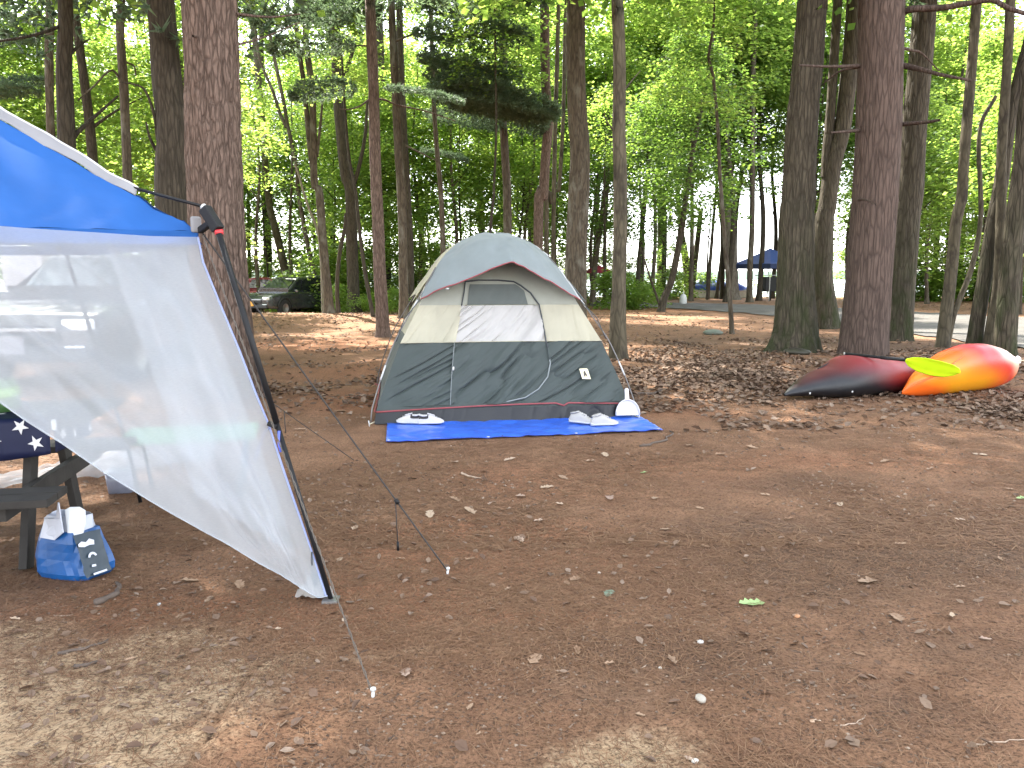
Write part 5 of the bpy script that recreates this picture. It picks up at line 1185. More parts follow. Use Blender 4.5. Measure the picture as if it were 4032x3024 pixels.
# clear plastic tub behind the mesh
tp_ = GP(122, 492); tub = empty('plastic_tub', (tp_.x, tp_.y, gzf(tp_.x, tp_.y)), R(12), 'cloudy plastic tub on the ground behind the mesh wall', 'tub'); tub.scale = (.55, .55, .75)
M_tub = plain('cloudy plastic', (.17, .18, .23), .3)
def sqr(z, w, d, n=28): return [(w * math.copysign(abs(math.cos(a)) ** .4, math.cos(a)), d * math.copysign(abs(math.sin(a)) ** .4, math.sin(a)), z) for a in np.linspace(0, 2 * PI, n + 1)[:-1]]
MB().loft([sqr(.004, .14, .10), sqr(.10, .155, .112), sqr(.19, .165, .12)]).build('tub_body', M_tub, tub, True); MB().loft([sqr(.188, .175, .13), sqr(.205, .175, .13), sqr(.212, .16, .115)]).build('lid', plain('pale lid', (.25, .27, .33), .4), tub, True)
# small green folding table dimly seen through the mesh
ft = GP(195, 492); ftb = empty('folding_table', (ft.x, ft.y, 0), R(15), 'low folding table with a pale green top dimly seen through the mesh wall', 'table')
MB().box((0, 0, .40), (.85, .5, .03)).build('table_top', plain('pale green top', (.16, .30, .18), .5), ftb, bevel=.01)
for sx in (-.36, .36):
    for sy in (-.2, .2): MB().tube([(sx, sy, .39), (sx * .85, sy, .0)], .012, 8).build('leg', F_black, ftb, True)
# ================================================================== KAYAKS AND PADDLE
def plastic_fade(name, rough=.28):
    t = NT(name); at = t.n('ShaderNodeAttribute', attribute_name='Col'); v = t.coord()
    n = t.noise(v, 3, 4, .6); c = t.mix(t.math('MULTIPLY', t.ramp(t.noise(v, 26, 4, .7), [(.5, 0), (.75, 1)]), .10), at.outputs['Color'], (.10, .08, .07))
    return t.done(t.bsdf(c, t.math('ADD', t.math('MULTIPLY', n, .2), rough - .1), 0, t.bump(t.noise(v, 60, 2), .05, .004), .5))
def hull(name, root, A, Bv, prof, colfn, mat, n=90, m=56, lean=0.0, sharp=1.0):
    """side-lying hull: axis from A to Bv (world), prof columns t, top z, bottom z, half thickness"""
    A = Vector(A); Bv = Vector(Bv); ax = (Bv - A); ax.z = 0; L = ax.length; ax.normalize(); sd = Vector((ax.y, -ax.x, 0))   # sd: towards the camera
    pr = np.array(prof); V = np.zeros((n, m, 3)); C = np.zeros((n, m, 3)); o = np.array(root.location)
    for i in range(n):
        t = (1 - math.cos(PI * i / (n - 1))) / 2
        zt, zb, th = [float(np.interp(t, pr[:, 0], pr[:, k])) for k in (1, 2, 3)]
        c = A.lerp(Bv, t); c.z = 0; hz = (zt - zb) / 2; zc = (zt + zb) / 2
        e = float(np.interp(t, pr[:, 0], pr[:, 4])) if pr.shape[1] > 4 else .9
        for k in range(m):
            a = 2 * PI * k / m; ca, sa = math.cos(a), math.sin(a)
            x = th * math.copysign(abs(ca) ** e, ca); z = hz * math.copysign(abs(sa) ** e, sa)
            p = c + sd * (x + lean * z) + Vector((0, 0, zc + z)); V[i, k] = np.array(p) - o
            C[i, k] = colfn(t, sa, ca, p)
    i, k = np.meshgrid(np.arange(n - 1), np.arange(m), indexing='ij')
    F = np.stack([i * m + k, i * m + (k + 1) % m, (i + 1) * m + (k + 1) % m, (i + 1) * m + k], -1).reshape(-1, 4)
    me = mesh_np(name, V.reshape(-1, 3), F, None, mat, True, C.reshape(-1, 3)); return link(name, me, root), V
def lerp3(xs, cs, t): return np.array([np.interp(t, xs, [c[k] for c in cs]) for k in range(3)])
def smooth(prof, w=5):
    pr = np.array(prof, float); t = np.linspace(0, 1, 121); q = np.stack([t] + [np.interp(t, pr[:, 0], pr[:, k]) for k in range(1, pr.shape[1])], -1)
    ker = np.hanning(2 * w + 1); ker /= ker.sum()
    for k in range(1, q.shape[1]):
        p = np.concatenate([2 * q[0, k] - q[1:w + 1, k][::-1], q[:, k], 2 * q[-1, k] - q[-w - 1:-1, k][::-1]]); q[:, k] = np.convolve(p, ker, 'valid')
    return q
# dark kayak
KA = GP(787, 402); KA.y += .10; KD = Vector((.90, .44, 0)); KB = KA + KD * 2.75
k1 = empty('kayak', (KA.x, KA.y, 0), 0, 'black kayak fading to dark red, lying behind the orange one', 'kayak', 'kayaks under the pine')
M_k1 = plastic_fade('black and red fading plastic', .5)
def c1(t, s, c, p):
    n = .5 * float(vnoise(p.x * 2, p.z * 4, 0, 5)); w = np.clip((t - .24) * 2.2 + .45 * s + n * .5, 0, 1); w = w * w * (3 - 2 * w)
    return np.array([.004, .005, .008]) * (1 - w) + np.array([.23, .018, .022]) * w
pr1 = smooth([(0, .09, .065, .012, 1), (.03, .145, .06, .05, 1), (.064, .18, .055, .10, 1), (.124, .262, .045, .18, .95), (.207, .325, .02, .26, .9), (.293, .372, .008, .32, .9), (.341, .45, .0, .35, .9), (.397, .50, .0, .37, .9), (.56, .465, .0, .37, .9), (.8, .40, .0, .30, .9), (.93, .28, .03, .16, .95), (1, .14, .08, .015, 1)], 3)
_, VK = hull('hull', k1, KA, KB, pr1, c1, M_k1, lean=-.10)
mk = MB().tube([VK[int(90 * f)][k_] for f, k_ in ((.34, 18), (.45, 17), (.55, 16), (.7, 16))], .012, 8); mk.build('gunwale_rim', plain('dark rubber', (.02, .014, .014), .6), k1, True)
for f in (.20, .36): 
    q = VK[int(90 * f)][52]; MB().lathe([(0, -.01), (.011, -.01), (.011, .01), (0, .012)], 10, tuple(q)).build('drain_bolt', F_white, k1, True)
# bright kayak
OA = GP(902, 399.5); OA.y += .02; OB = Vector((OA.x + 2.02, OA.y + 1.10, 0))
k2 = empty('kayak', (OA.x, OA.y, 0), 0, 'bright yellow, orange and red kayak lying on its side before the dark one', 'kayak', 'kayaks under the pine')
M_k2 = plastic_fade('yellow orange red fading plastic', .42)
Yel, Org, Red, Pch = (.72, .29, .006), (.72, .115, .008), (.50, .012, .014), (.74, .42, .30)
def c2(t, s, c, p):
    q = t * 1.0 + .16 * s + .05 * float(vnoise(p.x * 3, p.z * 4, 0, 15))
    top = lerp3([0, .14, .30, .44, .58, .74, .90, 1.1], [Org, Org, Yel, Org, Red, Red, Pch, Pch], q)
    low = lerp3([0, .10, .2, .45, .62, .78, .9, 1.1], [Org, Org, Yel, Yel, Org, Red, Org, Pch], q)
    w = np.clip(.5 + 1.2 * s, 0, 1); return low * (1 - w) + top * w
pr2 = smooth([(0, .10, .075, .008, 1), (.05, .22, .05, .05, 1), (.12, .345, .025, .12, 1), (.22, .46, .008, .20, .95), (.36, .575, .0, .27, .95), (.50, .635, .0, .30, .95), (.64, .625, .0, .30, .95), (.78, .56, .01, .26, .95), (.89, .47, .04, .18, .9), (.96, .42, .08, .13, .9), (1, .34, .16, .05, .9)], 4)
_, VO = hull('hull', k2, OA, OB, pr2, c2, M_k2, lean=.22)
# deck ridge: a raised keel line from the tip over the shoulder; hatch, toggle and carrying strap near the far end
MB().tube([VO[i][k_] + np.array([0, -.003, .002]) for i, k_ in ((2, 6), (14, 4), (22, 4), (30, 6), (36, 8))], [.003, .012, .012, .010, .004], 8).build('keel_ridge', plain('orange plastic', Org, .35), k2, True)
q = VO[80][2]; MB().lathe([(0, .012), (.045, .010), (.055, 0), (.05, -.01)], 16, (0, 0, 0)).build('hatch_cap', plain('white hatch', (.78, .76, .74), .35), k2, True).location = tuple(q + np.array([-.02, -.02, .10]))
h = bpy.data.objects['hatch_cap']; h.rotation_euler = (R(70), 0, R(30))
e = VO[84][10]; MB().tube([e + np.array([-.10, -.10, .02]), e + np.array([.06, -.12, .035]), e + np.array([.16, -.13, .045])], .009, 8).build('carry_handle', plain('pale wooden toggle', (.62, .50, .36), .6), k2, True)
# paddle resting across both
ya = KA.y + .62; PA_ = at_y(845, 353.6, ya); PB_ = at_y(908, 360.5, OA.y + .02); PC_ = at_y(962, 371, OA.y + .22)
pd = empty('paddle', PA_, 0, 'black shafted paddle with a lime yellow blade lying across both kayaks', 'paddle'); o = np.array(PA_)
MB().tube([np.array(PA_) - o, np.array(PB_) - o], .018, 10).build('shaft', F_black, pd, True); MB().tube([(-.012, 0, .0), (.006, 0, 0)], .017, 10).build('end_cap', F_white, pd, True)
f = (np.array(PA_) * .35 + np.array(PB_) * .65) - o; d_ = (np.array(PB_) - np.array(PA_)); d_ /= np.linalg.norm(d_); MB().tube([f - d_ * .05, f + d_ * .05], .021, 10).build('ferrule', F_joint, pd, True)
M_lime = plain('lime yellow plastic', (.56, .80, .012), .4, var=.05)
P0 = at_y(906, 360.0, OA.y - .02) - PA_; P1 = at_y(960, 372.5, OA.y - .02) - PA_; ax = (P1 - P0); BL = ax.length; axn = ax.normalized(); upb = (Vector((0, -.55, .85)) - axn * Vector((0, -.55, .85)).dot(axn)).normalized(); nb2 = axn.cross(upb)
rings = []
for i in range(26):
    t = i / 25; w = float(np.interp(t, [0, .08, .25, .5, .75, .92, 1], [.025, .07, .108, .115, .10, .06, .015])); c = P0 + axn * (BL * t) + nb2 * (.05 * math.sin(PI * t)); off_ = .025 * math.sin(PI * t)
    r = []
    for k in range(16):
        a = 2 * PI * k / 16; ridge = .012 * math.exp(-(math.cos(a) / .25) ** 2)
        r.append(c + upb * (w * math.cos(a) + off_) + nb2 * ((.006 + ridge) * math.sin(a) + .02 * (math.cos(a) ** 2) * math.sin(PI * t)))
    rings.append(r)
MB().loft(rings).build('blade', M_lime, pd, True)
# ================================================================== VEHICLES, far camp, shed
M_glass = NT('dark car glass'); _b = M_glass.bsdf((.012, .015, .018), .06, 0, None, .6, .3); M_glass = M_glass.done(_b)
def clear_glass():
    t = NT('clear car glass'); g = t.bsdf((.02, .025, .028), .05); tp = t.n('ShaderNodeBsdfTransparent'); tp.inputs[0].default_value = (.75, .82, .84, 1); m = t.n('ShaderNodeMixShader'); m.inputs[0].default_value = .25
    t.l(tp.outputs[0], m.inputs[1]); t.l(g.outputs[0], m.inputs[2]); return t.done(m)
M_clear = clear_glass()
M_tyre = plain('tyre rubber', (.018, .018, .018), .85); M_rim = plain('alloy rim', (.35, .35, .36), .35, .8); M_chrome = plain('chrome', (.35, .36, .38), .3, .9); M_lamp = plain('headlamp lens', (.75, .78, .80), .12); M_plate = plain('yellow orange number plate', (.75, .36, .05), .5); M_trim = plain('black trim', (.02, .02, .022), .6)
def car(name, loc, rz, label, paint, glass, kind='suv', s=1.0, plate=None):
    """length along +x (front), half model built by sections"""
    root = empty(name, loc, rz, label, 'pickup truck' if kind == 'pickup' else 'car'); root.scale = (s, s, s)
    def sec(x, w, zb, zt, rnd=.08):
        w /= 2; return [(x, -w + rnd * .3, zb), (x, -w, zb + .12), (x, -w, zt - rnd), (x, -w + rnd, zt), (x, 0, zt + .02), (x, w - rnd, zt), (x, w, zt - rnd), (x, w, zb + .12), (x, w - rnd * .3, zb)]
    hood = 1.02
    if kind == 'suv':
        S = [(-2.3, 1.62, .42, .86), (-2.25, 1.8, .34, .98), (-1.5, 1.86, .3, 1.04), (0, 1.88, .3, 1.04), (.95, 1.86, .3, 1.05), (1.7, 1.82, .32, .98), (2.12, 1.72, .34, .90), (2.3, 1.5, .38, .74)]
    else:
        S = [(-2.75, 1.8, .48, 1.10), (-2.7, 1.9, .45, 1.16), (-.7, 1.94, .45, 1.16), (.2, 1.94, .45, 1.16), (1.2, 1.94, .45, 1.16), (2.2, 1.9, .45, 1.12), (2.55, 1.8, .45, 1.05), (2.65, 1.7, .5, .9)]
    MB().loft([sec(*q) for q in S]).build('body', paint, root, False, bevel=.03)
    if kind == 'suv': C = [(-2.1, 1.55, 1.0, 1.06), (-1.95, 1.40, 1.0, 1.62), (-1.2, 1.36, 1.0, 1.70), (.0, 1.36, 1.0, 1.69), (.25, 1.38, 1.0, 1.62), (1.05, 1.6, 1.0, 1.06)]
    else: C = [(-.85, 1.6, 1.14, 1.22), (-.72, 1.45, 1.14, 1.80), (-.2, 1.42, 1.14, 1.86), (.5, 1.42, 1.14, 1.84), (.75, 1.46, 1.14, 1.76), (1.4, 1.66, 1.14, 1.20)]
    MB().loft([sec(*q, .06) for q in C]).build('cabin', paint, root, False, bevel=.02)
    z0, z1 = (1.10, 1.56) if kind == 'suv' else (1.24, 1.72)
    # windscreen, rear screen and side windows proud of the cabin
    (xa, wa, _, za), (xb, wb, _, zb) = C[-2], C[-1]
    def quad(nm, pts, mat, th=Vector((0, 0, .02))):
        m = MB(); m.add([Vector(q) + th for q in pts] + [Vector(q) + th * .2 for q in pts], [(0, 1, 2, 3), (7, 6, 5, 4), (0, 4, 5, 1), (1, 5, 6, 2), (2, 6, 7, 3), (3, 7, 4, 0)]); return m.build(nm, mat, root)
    quad('windscreen', [(xa + .05, -wa / 2 + .1, za - .05), (xa + .05, wa / 2 - .1, za - .05), (xb - .08, wb / 2 - .12, zb + .06), (xb - .08, -wb / 2 + .12, zb + .06)], glass, Vector((.03, 0, .03)))
    (xr, wr, _, zr), (xq, wq, _, zq) = C[1], C[0]
    quad('rear_window', [(xr - .02, -wr / 2 + .1, zr - .06), (xr - .02, wr / 2 - .1, zr - .06), (xq + .03, wq / 2 - .12, zq + .06), (xq + .03, -wq / 2 + .12, zq + .06)], glass, Vector((-.03, 0, .01)))
    for sy in (-1, 1):
        spans = [(-1.75, -1.02), (-.95, -.02), (.05, .62)] if kind == 'suv' else [(-.62, .0), (.07, .85)]
        for x0, x1 in spans:
            wA = np.interp((x0 + x1) / 2, [c[0] for c in C], [c[1] for c in C]) / 2 + .012
            xt1 = x1 if x1 < .5 else x1 - .38
            quad('side_window', [(x0, sy * wA, z0), (x1, sy * wA, z0), (xt1, sy * (wA - .005), z1), (x0 + .06, sy * (wA - .005), z1)], glass, Vector((0, sy * .014, 0)))
        for x in ((-1.45, 1.42) if kind == 'suv' else (-1.65, 1.75)):
            w = empty('wheel', (x, sy * .86, .35), 0); w.parent = root
            t = MB(); t.lathe([(.20, -.10), (.33, -.11), (.355, -.07), (.355, .07), (.33, .11), (.20, .10)], 26); to = t.build('tyre', M_tyre, w, True); to.rotation_euler = (PI / 2, 0, 0)
            t = MB(); t.lathe([(0, .06), (.06, .075), (.19, .085), (.21, .10), (.21, -.1)], 20); ro = t.build('rim', M_rim, w, True); ro.rotation_euler = (sy * -PI / 2, 0, 0)
            MB().tube([(x + .44 * math.cos(a), sy * .935, .36 + .44 * math.sin(a)) for a in np.linspace(.1, PI - .1, 14)], .03, 6).build('wheel_arch', M_trim, root, True)
        xf = S[-2][0] + .06; zl = .78 if kind == 'suv' else .88
        MB().box((xf + .06, sy * .60, zl), (.16, .36, .13), Matrix.Rotation(sy * -.35, 3, 'Z')).build('headlight', M_lamp, root, bevel=.03)
        MB().box((xf + .12, sy * .58, .50), (.08, .22, .09)).build('fog_light', M_lamp, root, bevel=.02)
        MB().box((S[0][0] + .02, sy * .72, .85), (.08, .16, .28)).build('tail_light', plain('red lamp', (.4, .01, .01), .3), root, bevel=.02)
        MB().box((.75 if kind == 'suv' else 1.0, sy * 1.02, 1.08 if kind == 'suv' else 1.25), (.10, .18, .13)).build('mirror', paint, root, bevel=.03)
        MB().box((-.25, sy * (.945 if kind == 'suv' else .975), .86), (.16, .02, .03)).build('door_handle', M_chrome, root)
    xf = S[-1][0] + .01
    MB().box((xf, 0, .66 if kind == 'suv' else .82), (.06, .85, .16)).build('grille', M_trim, root, bevel=.02); MB().box((xf + .03, 0, .73 if kind == 'suv' else .92), (.03, .80, .03)).build('grille_bar', M_chrome, root)
    MB().box((xf + .02, 0, .44 if kind == 'suv' else .55), (.14, 1.5, .16)).build('bumper', M_trim, root, bevel=.04); MB().box((xf + .11, -.1, .56), (.02, .36, .20)).build('number_plate', plate or M_plate, root)
    return root
p_dark = plain('dark metallic paint', (.045, .050, .055), .15, .4, coat=.8); p_red = plain('maroon paint', (.20, .014, .030), .25, .2, coat=.8); p_char = plain('charcoal paint', (.035, .040, .048), .3, .3, coat=.6)
def at_d(px, Y, z=None): x = (px - 512) / FPX * Y * 1.0; return (x, Y, gzf(x, Y) if z is None else z)
car('parked_car', at_d(291, 38.0), R(-114), 'dark grey car facing the camp, half hidden by a leaning sapling', p_dark, M_glass, s=1.08)
car('pickup_truck', at_d(268, 46.0), R(172), 'maroon pickup truck parked behind the dark grey car', p_red, M_glass, 'pickup')
car('parked_car', at_d(112, 12.4), R(-86), 'charcoal car seen dimly through the white mesh wall', p_char, M_clear, s=1.12, plate=plain('grey number plate', (.18, .18, .2), .5))
# white panelled shed seen through the mesh
sx, sy, sz = at_d(33, 15.5); shed = empty('shed', (sx, sy, sz), R(14), 'narrow white panelled hut seen through the mesh at the far left', 'hut')
M_shed = plain('white painted boards', (.62, .60, .60), .6, var=.06)
for k in range(5): MB().box((-.28 + k * .14, 0, 1.02), (.134, .60, 2.0)).build('board', M_shed, shed, bevel=.004)
MB().box((0, -.31, .78), (.74, .03, .07)).build('rail', plain('dark rail', (.10, .09, .10), .7), shed); MB().box((0, -.0, 2.06), (.95, .85, .06), Matrix.Rotation(.08, 3, 'Y')).build('roof', plain('pale roof', (.7, .7, .7), .6), shed)
MB().box((0.0, -.305, 1.45), (.46, .02, .98)).build('door', plain('pale door', (.55, .53, .54), .6), shed, bevel=.006)
# blue canopy beyond the road
bx = gnd(768, 300.0); fc = empty('gazebo', (bx.x, bx.y, 0), R(28), 'small navy blue gazebo standing beyond the road, left of the mossy trunk', 'gazebo')
M_nb = fabric('navy gazebo cloth', (.06, .13, .44), .45, .6); w = 1.75
for k in range(4):
    a, b = [(math.cos(PI / 4 + PI / 2 * q) * w * 1.414, math.sin(PI / 4 + PI / 2 * q) * w * 1.414) for q in (k, k + 1)]
    m = MB(); n = 8; V = []
    for i in range(n + 1):
        for j in range(n + 1):
            s = i / n; t = j / n; x = (a[0] * (1 - s) + b[0] * s) * (1 - t); y = (a[1] * (1 - s) + b[1] * s) * (1 - t); V.append((x, y, 2.35 + 1.05 * t ** 1.15))
    m.add(V, [(i * (n + 1) + j, (i + 1) * (n + 1) + j, (i + 1) * (n + 1) + j + 1, i * (n + 1) + j + 1) for i in range(n) for j in range(n)]); m.build('roof_panel', M_nb, fc, True)
    m = MB(); m.add([(*a, 2.35), (*b, 2.35), (*b, 2.05), (*a, 2.05)], [(0, 1, 2, 3)]); m.build('valance', plain('dark navy valance', (.02, .035, .10), .7), fc)
    MB().tube([(a[0] * .98, a[1] * .98, 0), (a[0] * .98, a[1] * .98, 2.36)], .03, 8).build('leg', F_white, fc, True)
# camp grill and table beside it
gp = gnd(770, 300.5); gr = empty('camp_grill', (gp.x, gp.y, 0), R(10), 'black box grill on a post under the edge of the navy gazebo', 'grill')
MB().box((0, 0, 1.05), (1.05, .6, .95)).build('fire_box', F_black, gr, bevel=.04); MB().tube([(0, 0, 0), (0, 0, .65)], .06, 10).build('post', F_black, gr, True); MB().box((-.30, 0, 1.62), (1.3, .7, .05)).build('shelf', plain('grey shelf', (.4, .42, .45), .5), gr, bevel=.01)
# covered heap under a blue sheet, white bag, flat stone
hp = gnd(717, 297.5); ht = empty('covered_heap', (hp.x, hp.y, 0), 0, 'low heap under a blue sheet on the ground beyond the road', 'covered heap')
n = 30; P = np.zeros((n, n, 3))
for i in range(n):
    for j in range(n):
        x = (i / (n - 1) * 2 - 1); y = (j / (n - 1) * 2 - 1); h = max(0, 1 - (abs(x) ** 3 + abs(y) ** 3)); P[i, j] = (x * 2.3, y * 1.2, .55 + .8 * h ** .5 * (.75 + .3 * float(vnoise(x * 2, y * 2, 0, 7))))
grid_mesh('sheet', P, plain('royal blue sheet', (.035, .07, .42), .4, bump=.3), ht); MB().box((0, 0, .30), (4.2, 2.1, .58)).build('pale_base', plain('pale boards', (.55, .50, .42), .7), ht, bevel=.05)
wb_ = gnd(683, 305); wbo = empty('white_sack', (wb_.x, wb_.y, 0), 0, 'white sack standing by the road edge near the forked trunk', 'sack'); wbo.scale = (.55, .55, .5)
MB().loft([[(.38 * f * math.cos(a), .3 * f * math.sin(a), z) for a in np.linspace(0, 2 * PI, 15)[:-1]] for f, z in ((.8, 0), (1, .3), (.95, .7), (.7, 1.05), (.25, 1.2))]).build('sack_body', F_white, wbo, True); MB().lathe([(.10, 1.15), (.06, 1.22), (.12, 1.32), (0, 1.36)], 10).build('tied_neck', F_white, wbo, True)
rd = gnd(598, 303.5); ra = empty('red_canopy', (rd.x, rd.y, 0), R(20), 'red awning roof glimpsed far behind the tent, right of the thick brown trunk', 'awning'); ra.scale = (.5, .5, .75)
m = MB(); m.add([(-1.6, -1.6, 2.3), (1.6, -1.6, 2.3), (1.6, 1.6, 2.3), (-1.6, 1.6, 2.3), (0, 0, 2.9)], [(0, 1, 4), (1, 2, 4), (2, 3, 4), (3, 0, 4)]); m.build('roof', fabric('red cloth', (.30, .03, .06), .2), ra)
for a in ((-1.5, -1.5), (1.5, -1.5), (1.5, 1.5), (-1.5, 1.5)): MB().tube([(*a, 0), (*a, 2.3)], .03, 8).build('leg', F_white, ra, True)
# ================================================================== LEAF LITTER, NEEDLES, STICKS, STONES
M_dead = NT('dead leaves')
def dead_leaf_mat(name, cols):
    t = NT(name); g = t.n('ShaderNodeNewGeometry'); oi = t.n('ShaderNodeObjectInfo')
    k = t.math('FRACT', t.math('ADD', g.outputs['Random Per Island'], oi.outputs['Random'])); c = t.ramp(k, [(i / (len(cols) - 1), q) for i, q in enumerate(cols)])
    c = t.mix(t.math('MULTIPLY', t.noise(t.coord(), 60, 3), .5), c, (.05, .03, .02)); return t.done(t.bsdf(c, .8, 0, None, .25))
M_dead = dead_leaf_mat('dead oak leaves', [(.10, .060, .040), (.145, .090, .060), (.18, .118, .080), (.23, .16, .112), (.125, .082, .058), (.29, .215, .16)])
M_fallen = dead_leaf_mat('fallen pale leaves', [(.30, .19, .12), (.42, .29, .19), (.25, .15, .09), (.50, .38, .27), (.36, .25, .20)])
r = np.random.default_rng(99)
def litter(name, pts, size, mat, lift=.012):
    """curled six-point dead leaves; one mesh of stuff"""
    n = len(pts); x, y = pts[:, 0], pts[:, 1]; z = gz(x, y) + lift * r.uniform(.2, 1.6, n)
    a = r.uniform(0, 2 * PI, n); ax = np.stack([np.cos(a), np.sin(a), r.normal(0, .22, n)], -1); ax /= np.linalg.norm(ax, axis=1)[:, None]
    nr = np.stack([r.normal(0, .35, n), r.normal(0, .35, n), np.ones(n)], -1); sd = np.cross(nr, ax); sd /= np.linalg.norm(sd, axis=1)[:, None]; up = np.cross(ax, sd)
    s = (size * r.uniform(.55, 1.3, n))[:, None]; cu = r.uniform(-.05, .28, n)[:, None]; P = np.stack([x, y, z], -1); w = r.uniform(.2, .38, n)[:, None]
    v = [P, P + ax * s * .35 + sd * s * w + up * s * cu, P + ax * s * .7 + sd * s * w * .8 + up * s * cu * 1.2, P + ax * s * 1.0 + up * s * cu * .8, P + ax * s * .7 - sd * s * w * .8 + up * s * cu * 1.2, P + ax * s * .35 - sd * s * w + up * s * cu]
    V = np.stack(v, 1).reshape(-1, 3); b = np.arange(n)[:, None] * 6
    F = np.concatenate([b + np.array([[0, 1, 2, 3]]), b + np.array([[0, 3, 4, 5]])], 0)
    return tag(link(name, mesh_np(name, V, F, None, mat, False)), 'brown dead leaves strewn over the forest floor', None, None, 'stuff')
def sample(n, px0, px1, y0, y1, dens):
    out = []; tot = 0
    while tot < n:
        k = 20000; y = y0 * (y1 / y0) ** r.uniform(0, 1, k); px = r.uniform(px0, px1, k); x = (px - 512) / FPX * y
        keep = r.uniform(0, 1, k) < dens(x, y); q = np.stack([x, y], -1)[keep]; out.append(q); tot += len(q)
    return np.concatenate(out)[:n]
def notent(x, y):
    dx, dy = x - TENT.x, y - TENT.y; u = dx * cyw + dy * syw; v = -dx * syw + dy * cyw
    return ~(((np.abs(u) < 1.4) & (v > -1.75) & (v < 1.4)) | ((u > -1.45) & (u < 2.1) & (v > -2.05) & (v < -1.15)))
def roadmask(x, y): return np.array([not on_road(a, b) for a, b in zip(x, y)])
def d_heavy(x, y):
    d = _blob(x, y, (5.2, 11.5), 4.2, 3.6) + _blob(x, y, (3.0, 13.5), 3.0, 3.5) + 1.0 * _blob(x, y, (-8.0, 26.5), 8.5, 3.2) + .55 * _blob(x, y, (6.4, 8.6), 1.6, .8) + .5 * _blob(x, y, (-2.6, 10.2), 1.8, 2.2) + .25 * (y > 15) + .35 * _blob(x, y, (4.6, 8.2), 1.8, .6)
    d = d * np.clip(.55 + 1.2 * vnoise(x * 1.1, y * 1.1, 0, 201), .1, 1.2)
    return np.clip(d, 0, 1) * notent(x, y)
q = sample(30000, -30, 1080, 7.2, 42, d_heavy); q = q[roadmask(q[:, 0], q[:, 1])]; litter('leaf_litter', q, .082, M_dead)
q = sample(1100, -20, 1050, 2.0, 9.0, lambda x, y: np.clip(.25 + .9 * vnoise(x * .8, y * .8, 0, 207), 0.05, 1) * notent(x, y)); litter('leaf_litter', q, .042, M_dead, .006)
# pine needles
def needles(n, y0, y1, L, w, mat):
    q = sample(n, -30, 1054, y0, y1, lambda x, y: np.clip(.5 + .9 * vnoise(x * 1.3, y * 1.3, 0, 211), .12, 1) * notent(x, y)); x, y = q[:, 0], q[:, 1]; n = len(q)
    a = r.uniform(0, PI, n); l = L * r.uniform(.5, 1.2, n); dx, dy = np.cos(a) * l / 2, np.sin(a) * l / 2; wx, wy = -np.sin(a) * w / 2, np.cos(a) * w / 2; z = gz(x, y) + r.uniform(.002, .007, n); t1, t2 = r.normal(0, .004, n), r.normal(0, .004, n)
    V = np.stack([np.stack([x - dx - wx, y - dy - wy, z + t1], -1), np.stack([x - dx + wx, y - dy + wy, z + t1], -1), np.stack([x + dx + wx, y + dy + wy, z + t2], -1), np.stack([x + dx - wx, y + dy - wy, z + t2], -1)], 1).reshape(-1, 3)
    return tag(link('pine_needles', mesh_np('pine_needles', V, np.arange(n * 4).reshape(-1, 4), None, mat, False)), 'fallen pine needles covering the forest floor', None, None, 'stuff')
M_pn = dead_leaf_mat('dry pine needles', [(.19, .095, .048), (.26, .14, .075), (.15, .078, .042), (.33, .20, .115), (.23, .12, .062), (.12, .065, .04)])
needles(48000, 1.6, 4.2, .078, .0019, M_pn); needles(36000, 4.0, 9.5, .10, .0039, M_pn)
# grit, bark crumbs and snapped twigs
def crumbs(n, y0, y1, size, name, label, lng=1.0):
    q = sample(n, -30, 1054, y0, y1, lambda x, y: np.clip(.35 + 1.2 * vnoise(x * 1.9, y * 1.9, 0, 221), .04, 1) * notent(x, y)); x, y = q[:, 0], q[:, 1]; z = gz(x, y)
    s = size * r.uniform(.35, 1.0, n) ** 2 * 1.6; a = r.uniform(0, 2 * PI, n); V = []
    for k, (rr0, h) in enumerate(((1, .1), (.9, .1), (.8, .1), (.2, .9))):
        t = a + k * 2.1 + r.normal(0, .3, n); dx, dy = np.cos(t) * s * rr0, np.sin(t) * s * rr0 * .7
        if lng > 1: ca, sa = np.cos(a), np.sin(a); u = (dx * ca + dy * sa) * lng; v = (-dx * sa + dy * ca) * .7; dx, dy = u * ca - v * sa, u * sa + v * ca
        V.append(np.stack([x + dx, y + dy, z + s * h * .7], -1))
    b = np.arange(n)[:, None] * 4; F = np.concatenate([b + np.array([[0, 1, 3]]), b + np.array([[1, 2, 3]]), b + np.array([[2, 0, 3]])], 0)
    tag(link(name, mesh_np(name, np.stack(V, 1).reshape(-1, 3), None, F, M_crumb, False)), label, None, None, 'stuff')
M_crumb = dead_leaf_mat('bark crumbs and grit', [(.06, .04, .028), (.11, .07, .045), (.20, .12, .075), (.08, .05, .035), (.34, .26, .19), (.14, .09, .06)])
crumbs(9000, 1.6, 5.0, .008, 'grit', 'grit and bark crumbs on the bare ground'); crumbs(5000, 4.5, 11, .014, 'grit', 'grit and bark crumbs farther off'); crumbs(900, 1.7, 8, .007, 'twig_scraps', 'snapped twig scraps on the bare ground', 5.0)
